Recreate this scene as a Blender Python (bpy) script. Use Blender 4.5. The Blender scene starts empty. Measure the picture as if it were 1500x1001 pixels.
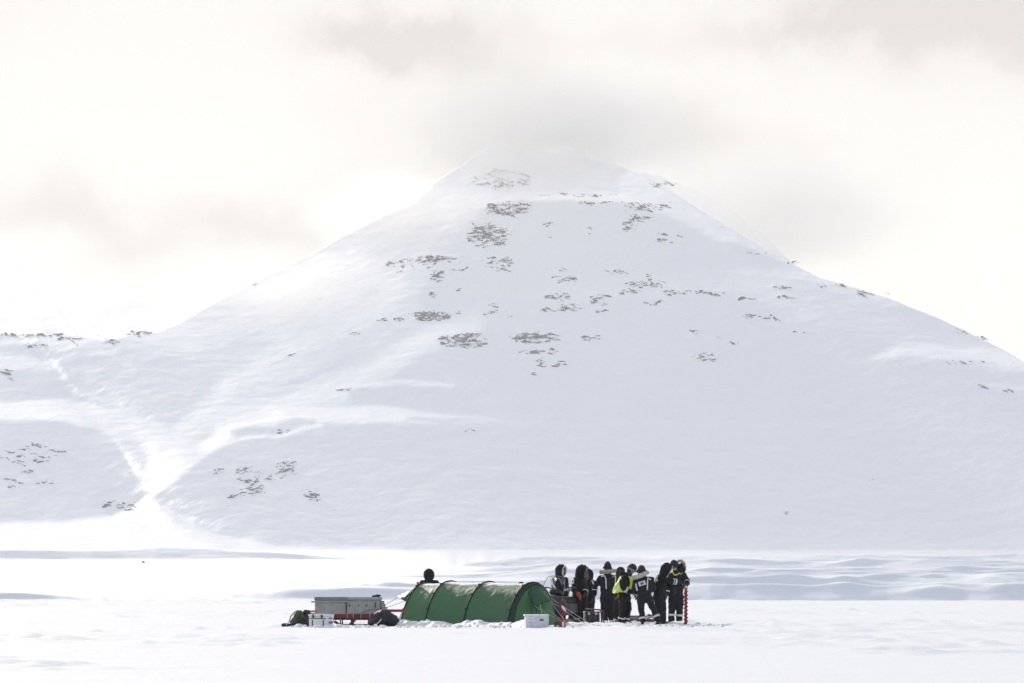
import bpy, bmesh, math, random
import numpy as np
from mathutils import Vector, Matrix, Euler
from mathutils.bvhtree import BVHTree

# ------------------------------------------------------------------ camera, light, exposure
scene = bpy.context.scene
COL = scene.collection
EYE = 1.6                      # the photographer's eye above the sea ice
FPX = 8333.0                   # focal length in photo pixels (200 mm lens)
HOR = 831.0                    # image row of the true horizon
cam_data = bpy.data.cameras.new("camera")
cam = bpy.data.objects.new("camera", cam_data)
COL.objects.link(cam)
cam.location = (0, 0, EYE)
cam.rotation_euler = (math.radians(90), 0, 0)
cam_data.sensor_width = 36.0
cam_data.lens = 36.0 * FPX / 1500.0
cam_data.shift_y = (HOR - 500.5) / 1500.0
cam_data.clip_start = 0.5
cam_data.clip_end = 60000.0
scene.camera = cam

SUN_EL, SUN_AZ = 22.0, 24.0    # sun behind the mountain, to the left of the view
world = bpy.data.worlds.new("World")
scene.world = world
world.use_nodes = True
nt = world.node_tree
nt.nodes.clear()
def wn(t, **kw):
    n = nt.nodes.new(t)
    for k, v in kw.items():
        setattr(n, k, v)
    return n
def wl(a, b):
    nt.links.new(a, b)
def wmath(op, a, b=None, clamp=False):
    n = wn('ShaderNodeMath', operation=op, use_clamp=clamp)
    for i, x in enumerate((a, b)):
        if x is None: continue
        if isinstance(x, (int, float)): n.inputs[i].default_value = x
        else: wl(x, n.inputs[i])
    return n.outputs[0]
sky = wn('ShaderNodeTexSky', sky_type='NISHITA')
sky.sun_disc = False
sky.sun_elevation = math.radians(SUN_EL)
sky.sun_rotation = math.radians(-SUN_AZ)
sky.altitude = 10
sky.air_density = 1.0
sky.dust_density = 2.0
tc = wn('ShaderNodeTexCoord')
DIR = tc.outputs['Generated']
# broken cloud: big soft masses whose edges are torn by finer noise
warp = wn('ShaderNodeTexNoise'); warp.inputs['Scale'].default_value = 22; warp.inputs['Detail'].default_value = 6
warp.inputs['Roughness'].default_value = 0.62
wl(DIR, warp.inputs['Vector'])
vsub = wn('ShaderNodeVectorMath', operation='SUBTRACT'); wl(warp.outputs['Color'], vsub.inputs[0]); vsub.inputs[1].default_value = (.5, .5, .5)
vsc = wn('ShaderNodeVectorMath', operation='SCALE'); wl(vsub.outputs[0], vsc.inputs[0]); vsc.inputs['Scale'].default_value = 0.042
vadd = wn('ShaderNodeVectorMath', operation='ADD'); wl(DIR, vadd.inputs[0]); wl(vsc.outputs[0], vadd.inputs[1])
nrm = wn('ShaderNodeVectorMath', operation='NORMALIZE'); wl(vadd.outputs[0], nrm.inputs[0])
WD = nrm.outputs[0]
sep = wn('ShaderNodeSeparateXYZ'); wl(WD, sep.inputs[0])
def cloud_bank(px, py, rx, ry):
    """soft elliptical bank of thicker cloud centred on a direction of the sky"""
    ax = (px - 750) / FPX; az = (HOR - py) / FPX
    dx = wmath('DIVIDE', wmath('SUBTRACT', sep.outputs[0], ax), rx / FPX)
    dz = wmath('DIVIDE', wmath('SUBTRACT', sep.outputs[2], az), ry / FPX)
    r2 = wmath('ADD', wmath('MULTIPLY', dx, dx), wmath('MULTIPLY', dz, dz))
    g = wmath('POWER', 2.71828, wmath('MULTIPLY', r2, -1.0))
    front = wmath('GREATER_THAN', sep.outputs[1], 0.0)
    return wmath('MULTIPLY', g, front)
total = None
for px, py, rx, ry, amp in CLOUDS if 'CLOUDS' in globals() else [
        (575, 30, 120, 45, .65), (715, 140, 85, 115, .75), (850, 205, 230, 55, .62), (1420, 20, 240, 80, .95),
        (1150, 30, 170, 30, .35), (120, 350, 240, 60, .50), (400, 350, 200, 75, .50), (1090, 290, 190, 70, .55),
        (1200, 350, 160, 50, .25), (905, 60, 110, 30, .25), (20, 60, 60, 40, .08), (960, 180, 60, 40, .25)]:
    g = wmath('MULTIPLY', cloud_bank(px, py, rx, ry), amp)
    total = g if total is None else wmath('ADD', total, g)
n2 = wn('ShaderNodeTexNoise'); n2.inputs['Scale'].default_value = 24; n2.inputs['Detail'].default_value = 8
n2.inputs['Roughness'].default_value = 0.58
wl(WD, n2.inputs['Vector'])
thick = wmath('ADD', wmath('MULTIPLY', total, wmath('ADD', wmath('MULTIPLY', n2.outputs['Fac'], 1.9), 0.10)),
              wmath('MULTIPLY', wmath('SUBTRACT', n2.outputs['Fac'], 0.42), 0.40), clamp=True)
ramp = wn('ShaderNodeValToRGB'); wl(thick, ramp.inputs[0])
K = 4.72
cr = ramp.color_ramp
cr.elements[0].position = 0.0; cr.elements[0].color = (1.0, .98, .935, 1)
cr.elements[1].position = 0.75; cr.elements[1].color = (.74, .715, .675, 1)
e = cr.elements.new(0.25); e.color = (.93, .905, .86, 1)
# cloud near the sun is warm, cloud away from it takes on the blue of the open sky
toward = wn('ShaderNodeVectorMath', operation='DOT_PRODUCT'); wl(DIR, toward.inputs[0])
toward.inputs[1].default_value = (-math.sin(math.radians(SUN_AZ)), math.cos(math.radians(SUN_AZ)), 0)
tm = wn('ShaderNodeMapRange'); wl(toward.outputs['Value'], tm.inputs[0]); tm.inputs[1].default_value = .1; tm.inputs[2].default_value = .85
cool = wn('ShaderNodeMix', data_type='RGBA', blend_type='MULTIPLY'); cool.inputs[0].default_value = 1.0
tint = wn('ShaderNodeMix', data_type='RGBA'); wl(tm.outputs[0], tint.inputs[0]); tint.inputs[6].default_value = (.93, .985, 1.15, 1); tint.inputs[7].default_value = (1, 1, 1, 1)
wl(ramp.outputs[0], cool.inputs[6]); wl(tint.outputs[2], cool.inputs[7])
csc = wn('ShaderNodeVectorMath', operation='SCALE'); wl(cool.outputs[2], csc.inputs[0]); csc.inputs['Scale'].default_value = K
# gaps: the blue between the clouds, nearly none towards the horizon
n3 = wn('ShaderNodeTexNoise'); n3.inputs['Scale'].default_value = 2.2; n3.inputs['Detail'].default_value = 5
wl(DIR, n3.inputs['Vector'])
sep2 = wn('ShaderNodeSeparateXYZ'); wl(DIR, sep2.inputs[0])
hi = wn('ShaderNodeMapRange'); wl(sep2.outputs[2], hi.inputs[0])
hi.inputs[1].default_value = 0.10; hi.inputs[2].default_value = 0.45; hi.inputs[3].default_value = 0.0; hi.inputs[4].default_value = 0.55
gap = wmath('MULTIPLY', hi.outputs[0], wmath('ADD', n3.outputs['Fac'], 0.35), clamp=True)
mix = wn('ShaderNodeMix', data_type='RGBA'); wl(gap, mix.inputs[0]); wl(csc.outputs[0], mix.inputs[6]); wl(sky.outputs[0], mix.inputs[7])
bg = wn('ShaderNodeBackground'); wl(mix.outputs[2], bg.inputs[0]); bg.inputs[1].default_value = 0.15
wo = wn('ShaderNodeOutputWorld'); wl(bg.outputs[0], wo.inputs[0])

sun_d = bpy.data.lights.new("sun", 'SUN')
sun_d.energy = 2.95
sun_d.angle = math.radians(3.5)
sun_d.color = (1.0, .93, .82)
sun = bpy.data.objects.new("sun", sun_d)
COL.objects.link(sun)
sun.location = (-600, 900, 800)
_a, _e = math.radians(SUN_AZ), math.radians(SUN_EL)
SUN_DIR = Vector((-math.sin(_a) * math.cos(_e), math.cos(_a) * math.cos(_e), math.sin(_e)))
sun.rotation_euler = SUN_DIR.to_track_quat('Z', 'Y').to_euler()

scene.render.engine = 'CYCLES'
scene.view_settings.view_transform = 'Standard'
scene.view_settings.look = 'None'
scene.view_settings.exposure = 0.29
scene.view_settings.gamma = 1.0
scene.view_settings.use_curve_mapping = False
scene.cycles.use_denoising = True
scene.cycles.max_bounces = 8
scene.cycles.diffuse_bounces = 3
scene.cycles.volume_bounces = 1
scene.cycles.transparent_max_bounces = 24
scene.cycles.volume_step_rate = 1.0
scene.cycles.volume_max_steps = 96

# ------------------------------------------------------------------ helpers
R = random.Random(7)
def pt(px, D, py=None, z=None):
    """world point at distance D on the sight line through photo pixel (px, py), or at height z"""
    x = (px - 750.0) / FPX * D
    if z is None:
        z = EYE + (HOR - py) / FPX * D
    return Vector((x, D, z))

def mat(name, color, rough=0.6, noise=0.0, nscale=8.0, bump=0.0, bscale=40.0, metal=0.0, spec=0.5, color2=None, coords='Object', stretch=None, **extra):
    m = bpy.data.materials.new(name)
    m.use_nodes = True
    t = m.node_tree
    b = t.nodes['Principled BSDF']
    b.inputs['Roughness'].default_value = rough
    b.inputs['Metallic'].default_value = metal
    b.inputs['Specular IOR Level'].default_value = spec
    for k, v in extra.items():
        b.inputs[k.replace('_', ' ')].default_value = v
    c1 = (*color, 1)
    tcn = t.nodes.new('ShaderNodeTexCoord')
    vec = tcn.outputs[coords]
    if stretch:
        mp = t.nodes.new('ShaderNodeMapping'); mp.inputs['Scale'].default_value = stretch
        t.links.new(vec, mp.inputs[0]); vec = mp.outputs[0]
    if noise > 0 or color2:
        c2 = (*color2, 1) if color2 else tuple(min(1, c * (1 - noise)) for c in color) + (1,)
        n = t.nodes.new('ShaderNodeTexNoise'); n.inputs['Scale'].default_value = nscale; n.inputs['Detail'].default_value = 6
        t.links.new(vec, n.inputs['Vector'])
        mr = t.nodes.new('ShaderNodeMapRange'); mr.inputs[1].default_value = .35; mr.inputs[2].default_value = .65
        t.links.new(n.outputs['Fac'], mr.inputs[0])
        mx = t.nodes.new('ShaderNodeMix'); mx.data_type = 'RGBA'
        mx.inputs[6].default_value = c1; mx.inputs[7].default_value = c2
        t.links.new(mr.outputs[0], mx.inputs[0])
        t.links.new(mx.outputs[2], b.inputs['Base Color'])
    else:
        b.inputs['Base Color'].default_value = c1
    if bump > 0:
        n = t.nodes.new('ShaderNodeTexNoise'); n.inputs['Scale'].default_value = bscale; n.inputs['Detail'].default_value = 5
        t.links.new(vec, n.inputs['Vector'])
        bp = t.nodes.new('ShaderNodeBump'); bp.inputs['Strength'].default_value = 1.0; bp.inputs['Distance'].default_value = bump
        t.links.new(n.outputs['Fac'], bp.inputs['Height'])
        t.links.new(bp.outputs[0], b.inputs['Normal'])
    return m

def link(name, me, material=None, parent=None):
    me.name = name
    o = bpy.data.objects.new(name, me)
    COL.objects.link(o)
    if material is not None and not me.materials:
        for m in (material if isinstance(material, (list, tuple)) else [material]):
            me.materials.append(m)
    if parent is not None:
        o.parent = parent
    return o

def tag(o, label=None, cat=None, group=None, kind=None):
    if label: o['label'] = label
    if cat: o['category'] = cat
    if group: o['group'] = group
    if kind: o['kind'] = kind
    return o

def thing(name, label, cat, loc=(0, 0, 0), rotz=0.0, group=None):
    o = bpy.data.objects.new(name, None)
    o.empty_display_size = 0.3
    COL.objects.link(o)
    o.location = loc
    o.rotation_euler = (0, 0, rotz)
    return tag(o, label, cat, group)

def mesh_from(verts, faces, smooth=False):
    me = bpy.data.meshes.new('mesh')
    me.from_pydata([tuple(v) for v in verts], [], [tuple(f) for f in faces])
    me.update()
    if smooth:
        me.shade_smooth()
    return me

# numpy gradient-ish value noise
def _hash(ix, iy, seed):
    h = (ix.astype(np.int64) * 374761393 + iy.astype(np.int64) * 668265263 + seed * 974711) & 0xFFFFFFFF
    h = ((h ^ (h >> 13)) * 1274126177) & 0xFFFFFFFF
    h = h ^ (h >> 16)
    return (h & 0xFFFF) / 65535.0
def vnoise(x, y, seed=0):
    x, y = np.broadcast_arrays(np.asarray(x, float), np.asarray(y, float))
    ix = np.floor(x); iy = np.floor(y)
    fx = x - ix; fy = y - iy
    fx = fx * fx * fx * (fx * (fx * 6 - 15) + 10); fy = fy * fy * fy * (fy * (fy * 6 - 15) + 10)
    a = _hash(ix, iy, seed); b = _hash(ix + 1, iy, seed); c = _hash(ix, iy + 1, seed); d = _hash(ix + 1, iy + 1, seed)
    return (a + (b - a) * fx) * (1 - fy) + (c + (d - c) * fx) * fy
def fbm(x, y, octv=5, seed=0, gain=0.5):
    s = 0; amp = 1; tot = 0
    for o in range(octv):
        s = s + amp * vnoise(x * 2 ** o + 17.3 * o, y * 2 ** o - 9.1 * o, seed + o)
        tot += amp; amp *= gain
    return s / tot * 2 - 1
def sstep(a, b, x):
    t = np.clip((x - a) / (b - a), 0, 1)
    return t * t * (3 - 2 * t)
# ------------------------------------------------------------------ the setting: sea ice, shore and mountain
snow = mat('snow', (.75, .76, .78), rough=.55, bump=.02, bscale=3.0, coords='Object', spec=.3)
snow_far = mat('mountain_snow', (.84, .85, .87), rough=.6, bump=1.8, bscale=.05, coords='Object', spec=.2)

def grid_mesh(P, smooth=True):
    n, m = P.shape[:2]
    idx = np.arange(n * m).reshape(n, m)
    q = np.stack([idx[:-1, :-1], idx[:-1, 1:], idx[1:, 1:], idx[1:, :-1]], -1).reshape(-1, 4)
    me = bpy.data.meshes.new('mesh')
    me.vertices.add(n * m)
    me.vertices.foreach_set('co', P.reshape(-1).astype(np.float32))
    me.loops.add(q.size)
    me.loops.foreach_set('vertex_index', q.reshape(-1).astype(np.int32))
    me.polygons.add(len(q))
    me.polygons.foreach_set('loop_start', np.arange(0, q.size, 4, dtype=np.int32))
    me.polygons.foreach_set('use_smooth', np.full(len(q), smooth))
    me.update(calc_edges=True)
    return me

# sea ice: one sheet to the horizon, with wind ripples where the camera can see them
fine_x = np.arange(-34, 34.01, .13)
xs = np.concatenate([[-9000, -4000, -2000, -600, -200, -90, -50], fine_x, [50, 90, 200, 600, 2000, 4000, 9000]])
dd = [46.0]
while dd[-1] < 300: dd.append(dd[-1] * 1.0028)
ys = np.concatenate([[-1500, -700, -300, -100, 0, 30, 42], dd, [330, 400, 600, 1200, 4000, 8000, 12000]])
GX, GY = np.meshgrid(xs, ys)
near = (np.abs(GX) < 33.9) * (GY > 45) * (GY < 299)
ripple = fbm(GX * .42 + GY * .10, GY * .95, 5, 3, .55)
patch = sstep(.02, .35, fbm(GX * .10, GY * .055, 3, 11))
crust = np.maximum(0, fbm(GX * .8, GY * 1.6, 4, 21) - .18) * .10
ICE_Z = (ripple * .021 + patch * crust * 1.9 - 0.0022) * near
# the trodden line that comes in from the left
tx0, ty0 = (30 - 750) / FPX * 136.0, 136.0
tx1, ty1 = (418 - 750) / FPX * 152.0, 152.0
t = np.clip(((GX - tx0) * (tx1 - tx0) + (GY - ty0) * (ty1 - ty0)) / ((tx1 - tx0) ** 2 + (ty1 - ty0) ** 2), 0, 1)
dist = np.hypot(GX - tx0 - t * (tx1 - tx0), GY - ty0 - t * (ty1 - ty0) - .5 * np.sin(t * 9))
ICE_Z += near * np.exp(-(dist / .35) ** 2) * (fbm(GX * 2.2, GY * 2.2, 3, 31) * .20 + .02) * sstep(.1, .4, vnoise(t * 17, t * 0, 5))
# trampled snow round the camp
camp = np.exp(-((GY - 157) / 7.0) ** 2) * sstep(-7.2, -6.0, GX) * (1 - sstep(5.0, 6.6, GX))
ICE_Z += near * camp * (fbm(GX * 2.0, GY * 2.0, 4, 41) * .13)
P = np.stack([GX, GY, ICE_Z], -1)
ice = link('sea_ice', grid_mesh(P), snow)
tag(ice, 'flat snow covered sea ice in bright sun below the mountain', kind='structure')

# ---- mountain: a relief grown upward from its foot; how steep it climbs decides where the low sun reaches it
DU, DV = 2.0, 1.5
U = np.arange(-360, 1860.1, DU)
V = np.arange(806, 196, -DV)
UU, VV = np.meshgrid(U, V)

def seg_dist(pts, X, Y):
    best = np.full(X.shape, 1e9)
    for (x0, y0), (x1, y1) in zip(pts[:-1], pts[1:]):
        L = max(1e-9, (x1 - x0) ** 2 + (y1 - y0) ** 2)
        tt = np.clip(((X - x0) * (x1 - x0) + (Y - y0) * (y1 - y0)) / L, 0, 1)
        best = np.minimum(best, np.hypot(X - x0 - tt * (x1 - x0), Y - y0 - tt * (y1 - y0)))
    return best
def inside(pts, X, Y):
    c = np.zeros(X.shape, bool)
    for (x0, y0), (x1, y1) in zip(pts, pts[1:] + pts[:1]):
        if y0 == y1: continue
        c ^= ((y0 > Y) != (y1 > Y)) & (X < (x1 - x0) * (Y - y0) / (y1 - y0) + x0)
    return c
wob_x = fbm(UU / 70, VV / 40, 4, 51) * 9
wob_y = fbm(UU / 70, VV / 40, 4, 61) * 6
T = np.full(UU.shape, .022) + .018 * sstep(640, 420, VV)
T = T + (.06 * sstep(768, 806, VV) * sstep(420, 700, UU))
def area(pts, val, soft):
    global T
    X, Y = UU + wob_x, VV + wob_y
    d = seg_dist(pts + pts[:1], X, Y)
    d = np.where(inside(pts, X, Y), d, -d)
    a = sstep(-soft, soft, d)
    T = T * (1 - a) + val * a
def stroke(pts, width, val):
    global T
    X, Y = UU + wob_x, VV + wob_y
    a = np.exp(-(seg_dist(pts, X, Y) / width) ** 2)
    T = T * (1 - a) + val * a
# lit ground, as it lies in the place: broad slopes first, then spurs, hollows and crests
area([(-400, 430), (350, 415), (600, 290), (690, 225), (735, 190), (760, 240), (705, 300), (668, 345), (640, 372), (600, 400), (560, 440), (500, 480), (420, 520), (340, 560), (290, 600), (240, 640), (215, 600), (150, 540), (60, 500), (-400, 500)], .19, 22)
area([(250, 600), (330, 545), (480, 470), (590, 400), (640, 378), (700, 395), (700, 450), (640, 480), (600, 520), (520, 575), (430, 605), (330, 632), (265, 665)], .13, 20)
area([(640, 300), (690, 240), (735, 200), (850, 215), (960, 245), (960, 262), (930, 294), (880, 291), (760, 292), (705, 304)], .20, 8)
area([(700, 232), (790, 240), (860, 262), (900, 284), (800, 284), (720, 280)], .12, 14)
area([(930, 246), (970, 262), (1005, 285), (1100, 345), (1150, 372), (1235, 405), (1300, 432), (1230, 420), (1165, 390), (1060, 345), (985, 308), (940, 296), (900, 290), (905, 262)], .30, 5)
area([(1100, 392), (1200, 405), (1300, 425), (1420, 470), (1560, 530), (1700, 600), (1500, 548), (1350, 522), (1240, 485), (1130, 448), (1060, 425)], .10, 18)
stroke([(1090, 392), (1180, 404), (1260, 424), (1310, 440)], 8, .20)
area([(1330, 440), (1420, 482), (1500, 532), (1560, 560), (1450, 512), (1360, 480), (1300, 455)], .05, 12)
area([(1262, 531), (1340, 522), (1440, 528), (1600, 560), (1600, 545), (1440, 508), (1320, 508)], .25, 8)
stroke([(1420, 560), (1500, 566), (1600, 575)], 4, .12)
area([(770, 438), (860, 412), (960, 402), (1060, 405), (1180, 420), (1060, 432), (960, 428), (880, 432)], .085, 12)
stroke([(940, 398), (1040, 396), (1100, 392)], 7, .13)
stroke([(700, 303), (760, 294), (880, 294), (940, 298), (990, 312), (1060, 349)], 5, .27)
stroke([(560, 412), (600, 388), (630, 374), (690, 384)], 7, .22)
area([(640, 385), (700, 388), (720, 430), (660, 455), (610, 470), (618, 430)], .035, 12)
area([(705, 306), (760, 298), (880, 298), (935, 302), (985, 316), (1060, 355), (1110, 384), (1040, 396), (940, 398), (860, 408), (770, 432), (700, 470), (650, 470), (668, 400), (690, 350)], .048, 7)
area([(770, 438), (860, 412), (960, 402), (1060, 405), (1180, 420), (1060, 432), (960, 428), (880, 432)], .115, 10)
# spurs running down to the left, with hollows between them
stroke([(300, 590), (360, 540), (440, 505), (500, 478), (560, 440), (585, 420)], 19, .20)
stroke([(265, 625), (300, 590), (350, 552), (400, 530)], 14, .18)
area([(300, 500), (360, 490), (400, 500), (340, 545), (280, 580), (262, 560)], .10, 16)
area([(400, 560), (470, 520), (560, 475), (630, 455), (640, 470), (580, 500), (520, 545), (440, 590), (380, 600)], .065, 14)
stroke([(330, 632), (400, 600), (470, 575), (520, 560), (590, 515), (640, 485), (690, 470)], 17, .21)
stroke([(380, 575), (430, 548), (500, 512), (560, 488)], 9, .14)
area([(505, 572), (560, 560), (650, 562), (720, 575), (640, 592), (560, 592), (510, 585)], .01, 6)
stroke([(495, 578), (530, 564), (590, 558), (660, 562)], 4, .22)
area([(325, 632), (400, 606), (470, 594), (540, 592), (640, 602), (760, 616), (660, 619), (520, 618), (430, 614), (360, 640)], .27, 5)
stroke([(600, 612), (760, 617), (900, 620), (1100, 624), (1500, 630)], 3.5, .06)
area([(212, 732), (235, 690), (280, 655), (340, 622), (400, 610), (420, 614), (345, 645), (300, 668), (252, 704)], .27, 5)
area([(335, 633), (370, 626), (440, 624), (400, 636), (345, 643)], .012, 4)
stroke([(330, 648), (400, 638), (470, 622)], 3, .24)
# the ravine and the near hill on the left
area([(-400, 505), (0, 500), (60, 512), (90, 535), (60, 580), (-400, 585)], .06, 12)
stroke([(-400, 500), (0, 504), (60, 497), (75, 500)], 3, .22)
area([(-400, 520), (0, 518), (70, 520), (90, 545), (40, 540), (-400, 540)], .20, 7)
area([(-400, 590), (0, 585), (100, 586), (190, 606), (262, 642), (290, 662), (246, 703), (216, 724), (200, 700), (176, 655), (140, 626), (90, 616), (0, 613), (-400, 620)], .25, 5)
area([(160, 640), (190, 640), (215, 665), (218, 705), (206, 706), (180, 665)], .12, 8)
area([(92, 520), (180, 497), (262, 515), (320, 560), (285, 600), (245, 630), (190, 598), (130, 568)], .07, 14)
stroke([(120, 515), (170, 522), (200, 545)], 5, .12); stroke([(180, 500), (240, 520)], 5, .11)
stroke([(78, 528), (90, 548), (115, 572), (180, 600), (240, 630)], 5, .19)
stroke([(95, 560), (130, 585), (185, 606)], 4, .10)
# the fan of drifted snow at the mouth of the ravine
fan = [(214, 722), (232, 742), (255, 756), (282, 763), (280, 770), (310, 782), (340, 789), (400, 797), (520, 802), (620, 806), (660, 830), (-400, 830), (-400, 775), (0, 765), (100, 760), (160, 754), (190, 742)]
area(fan, .29, 4)
stroke([(252, 764), (275, 768)], 3, .16)
area([(940, 246), (975, 262), (1005, 283), (1100, 343), (1150, 370), (1235, 402), (1310, 436), (1230, 420), (1165, 392), (1060, 347), (985, 310), (950, 298), (925, 280)], .30, 4)
# wind has worked the lit snow into long faint runnels
run = fbm((UU + .7 * VV) / 40, (VV - .30 * UU) / 7, 4, 77)
T = T * (1 + .22 * run * sstep(.03, .12, T)) + fbm(UU / 110, VV / 34, 5, 71) * .012
T = np.clip(T, .012, .31)

sky_pts = [(-360, 505), (-100, 492), (0, 490), (60, 489), (110, 492), (150, 498), (180, 494), (200, 487), (225, 489), (260, 475), (300, 452), (350, 425), (380, 408), (450, 375), (500, 348),
           (560, 318), (605, 299), (640, 265), (690, 234), (720, 212), (735, 206), (752, 211), (800, 222), (850, 229), (900, 241), (950, 262), (1000, 291), (1050, 323), (1100, 353), (1150, 381),
           (1200, 407), (1250, 420), (1300, 436), (1350, 456), (1400, 478), (1450, 502), (1500, 530), (1600, 590), (1700, 640), (1860, 690)]
SKY = np.interp(U, [p[0] for p in sky_pts], [p[1] for p in sky_pts])
SKY = SKY + fbm(U / 14, U * 0, 4, 81) * 1.6

se, ce, sa, ca = math.sin(_e), math.cos(_e), math.sin(_a), math.cos(_a)
# solve for the relief: find the surface whose slopes meet the sun as wanted, kept as smooth as that allows
MPP = 5200.0 / FPX                                   # metres per pixel on the mountain
def shrink(A, c):
    h_, w_ = A.shape[0] // c * c, A.shape[1] // c * c
    return A[:h_, :w_].reshape(h_ // c, c, w_ // c, c).mean((1, 3))
def grow_to(A, c0, c1, shape):
    """resample from grid step c0 to grid step c1"""
    r0 = c0 * np.arange(A.shape[0]) + (c0 - 1) / 2; u0 = c0 * np.arange(A.shape[1]) + (c0 - 1) / 2
    r1 = c1 * np.arange(shape[0]) + (c1 - 1) / 2; u1 = c1 * np.arange(shape[1]) + (c1 - 1) / 2
    def ext(x1, x0, Y):
        Z = np.interp(x1, x0, Y)
        lo = x1 < x0[0]; hi = x1 > x0[-1]
        Z[lo] = Y[0] + (x1[lo] - x0[0]) * (Y[1] - Y[0]) / (x0[1] - x0[0])
        Z[hi] = Y[-1] + (x1[hi] - x0[-1]) * (Y[-1] - Y[-2]) / (x0[-1] - x0[-2])
        return Z
    B = np.stack([ext(r1, r0, A[:, c]) for c in range(A.shape[1])], 1)
    return np.stack([ext(u1, u0, B[r]) for r in range(B.shape[0])], 0)
CA, CB, CC = sa * ce, ca * ce, se
def descend(Dk, Tk, hx, hz, n, lr, lam, bend):
    m1 = np.zeros_like(Dk); m2 = np.zeros_like(Dk)
    for it in range(1, n + 1):
        pe = np.diff(Dk, axis=1) / hx; qe = np.diff(Dk, axis=0) / hz
        pp = .5 * (pe[:-1] + pe[1:]); qq = .5 * (qe[:, :-1] + qe[:, 1:])          # cell centred slopes
        N = np.sqrt(1 + pp * pp + qq * qq)
        f = (-CA * pp - CB + CC * qq) / N
        Tt = .25 * (Tk[:-1, :-1] + Tk[1:, :-1] + Tk[:-1, 1:] + Tk[1:, 1:])
        e_ = f - Tt
        low_q = np.minimum(qq - 1.35, 0); high_q = np.maximum(qq - 12, 0)
        gp = e_ * (-CA / N - f * pp / N ** 2) + lam * pp
        gq = e_ * (CC / N - f * qq / N ** 2) + .05 * low_q + .01 * high_q
        G = np.zeros_like(Dk)
        hx2, hz2 = .5 / hx, .5 / hz
        G[:-1, :-1] += -gp * hx2 - gq * hz2; G[:-1, 1:] += gp * hx2 - gq * hz2
        G[1:, :-1] += -gp * hx2 + gq * hz2; G[1:, 1:] += gp * hx2 + gq * hz2
        L2 = np.zeros_like(Dk)
        lx = Dk[:, 2:] - 2 * Dk[:, 1:-1] + Dk[:, :-2]
        L2[:, 1:-1] += -2 * lx; L2[:, 2:] += lx; L2[:, :-2] += lx
        lz_ = Dk[2:] - 2 * Dk[1:-1] + Dk[:-2]
        L3 = np.zeros_like(Dk); L3[1:-1] += -2 * lz_; L3[2:] += lz_; L3[:-2] += lz_
        G += bend * (L2 / hx ** 3 + .3 * L3 / hz ** 3)
        m1 = .9 * m1 + .1 * G; m2 = .99 * m2 + .01 * G * G
        Dk = Dk - lr * (1 - .7 * it / n) * (m1 / (1 - .9 ** it)) / (np.sqrt(m2 / (1 - .99 ** it)) + 1e-9)
    return Dk
D = None; c_old = None
for c_, n_, lr_, bend_ in SOLVE if 'SOLVE' in globals() else ((16, 900, 4.0, 0.0022), (8, 700, 2.0, 0.0022), (4, 400, .9, 0.0022), (2, 160, .35, 0.0022), (1, 60, .12, 0.0022)):
    Tk = shrink(T, c_) if c_ > 1 else T
    D = np.cumsum(np.full(Tk.shape, 2.4) * DV * c_ * MPP, axis=0) if D is None else grow_to(D, c_old, c_, Tk.shape)
    D = descend(D, Tk, DU * c_ * MPP, DV * c_ * MPP, n_, lr_, LAMB if 'LAMB' in globals() else .0006, bend_)
    c_old = c_
D -= D[0].mean()
D = 4800.0 + D
calm = .35 + .65 * sstep(-.1, .4, fbm(UU / 170, VV / 60, 3, 97)) + .5 * sstep(.02, .15, T)
D = D + (fbm(UU / 75, (VV + .12 * (750 - UU) * np.sign(UU - 750)) / 15, 5, 91) * 1.35 + fbm(UU / 24, VV / 5, 3, 95) * .28) * calm
D0 = D[0].copy()
# ---- the shore below the mountain: a lit plain on the left, low moraine banks turned from the sun on the right
plain_D = np.array([262, 267, 352, 500, 690, 1180, 2000, 2900, 3900, 4560.])
plain_z = np.array([-.6, -.02, .16, .16, .19, .33, .88, 2.64, 7.7, 15.2])
ridges = [   # distance, crest line (image row at columns), front slope, extent
    (276, [(-400, 868), (0, 868), (100, 871), (150, 880), (300, 881), (340, 871), (430, 866), (600, 864), (760, 864), (850, 856), (1000, 858), (1040, 855), (1120, 858), (1210, 857), (1300, 859), (1380, 855), (1500, 856), (1900, 857)], .36, 3, 201),
    (420, [(480, 900), (520, 862), (640, 855), (760, 851), (830, 841), (940, 845), (1060, 844), (1120, 846), (1200, 843), (1270, 845), (1400, 843), (1900, 844)], .34, 2.5, 202),
    (820, [(560, 860), (640, 843), (760, 836), (880, 832), (1000, 833), (1040, 830), (1150, 833), (1250, 831), (1400, 833), (1900, 831)], .34, 2, 203),
    (1800, [(640, 850), (720, 832), (860, 821), (1000, 822), (1040, 819), (1180, 821), (1290, 819), (1500, 820), (1900, 818)], .34, 2.2, 204),
    (3300, [(560, 850), (680, 826), (800, 814), (1000, 812), (1200, 811), (1380, 813), (1500, 809), (1900, 808)], .34, 2.5, 205),
    (3750, [(-400, 806), (0, 804), (180, 805), (250, 803), (300, 804), (360, 808), (430, 811), (520, 818), (590, 830), (640, 845)], .5, 2.0, 206),
]
lnrows = list(np.arange(math.log(262), math.log(4560), .011))
for Dk, *_ in ridges:
    zmax = 1.2 if Dk < 1000 else (5 if Dk < 2500 else 14)
    lnrows += [math.log(Dk + t * zmax * 2.4) for t in np.linspace(-1, 1, 26)]
lnrows = np.array(sorted(lnrows))
rowD = np.exp(lnrows)
Ug, Rg = np.meshgrid(U, rowD)
plain = np.interp(rowD, plain_D, plain_z)[:, None]
wr = sstep(540, 840, U + fbm(U / 60, U * 0, 3, 101) * 50)[None, :]
low = np.where(rowD < 4400, -.5, 0)[:, None] + np.maximum(0, rowD[:, None] - 4525) * .5
sc_n = Rg / FPX                                      # metres per pixel there
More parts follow.
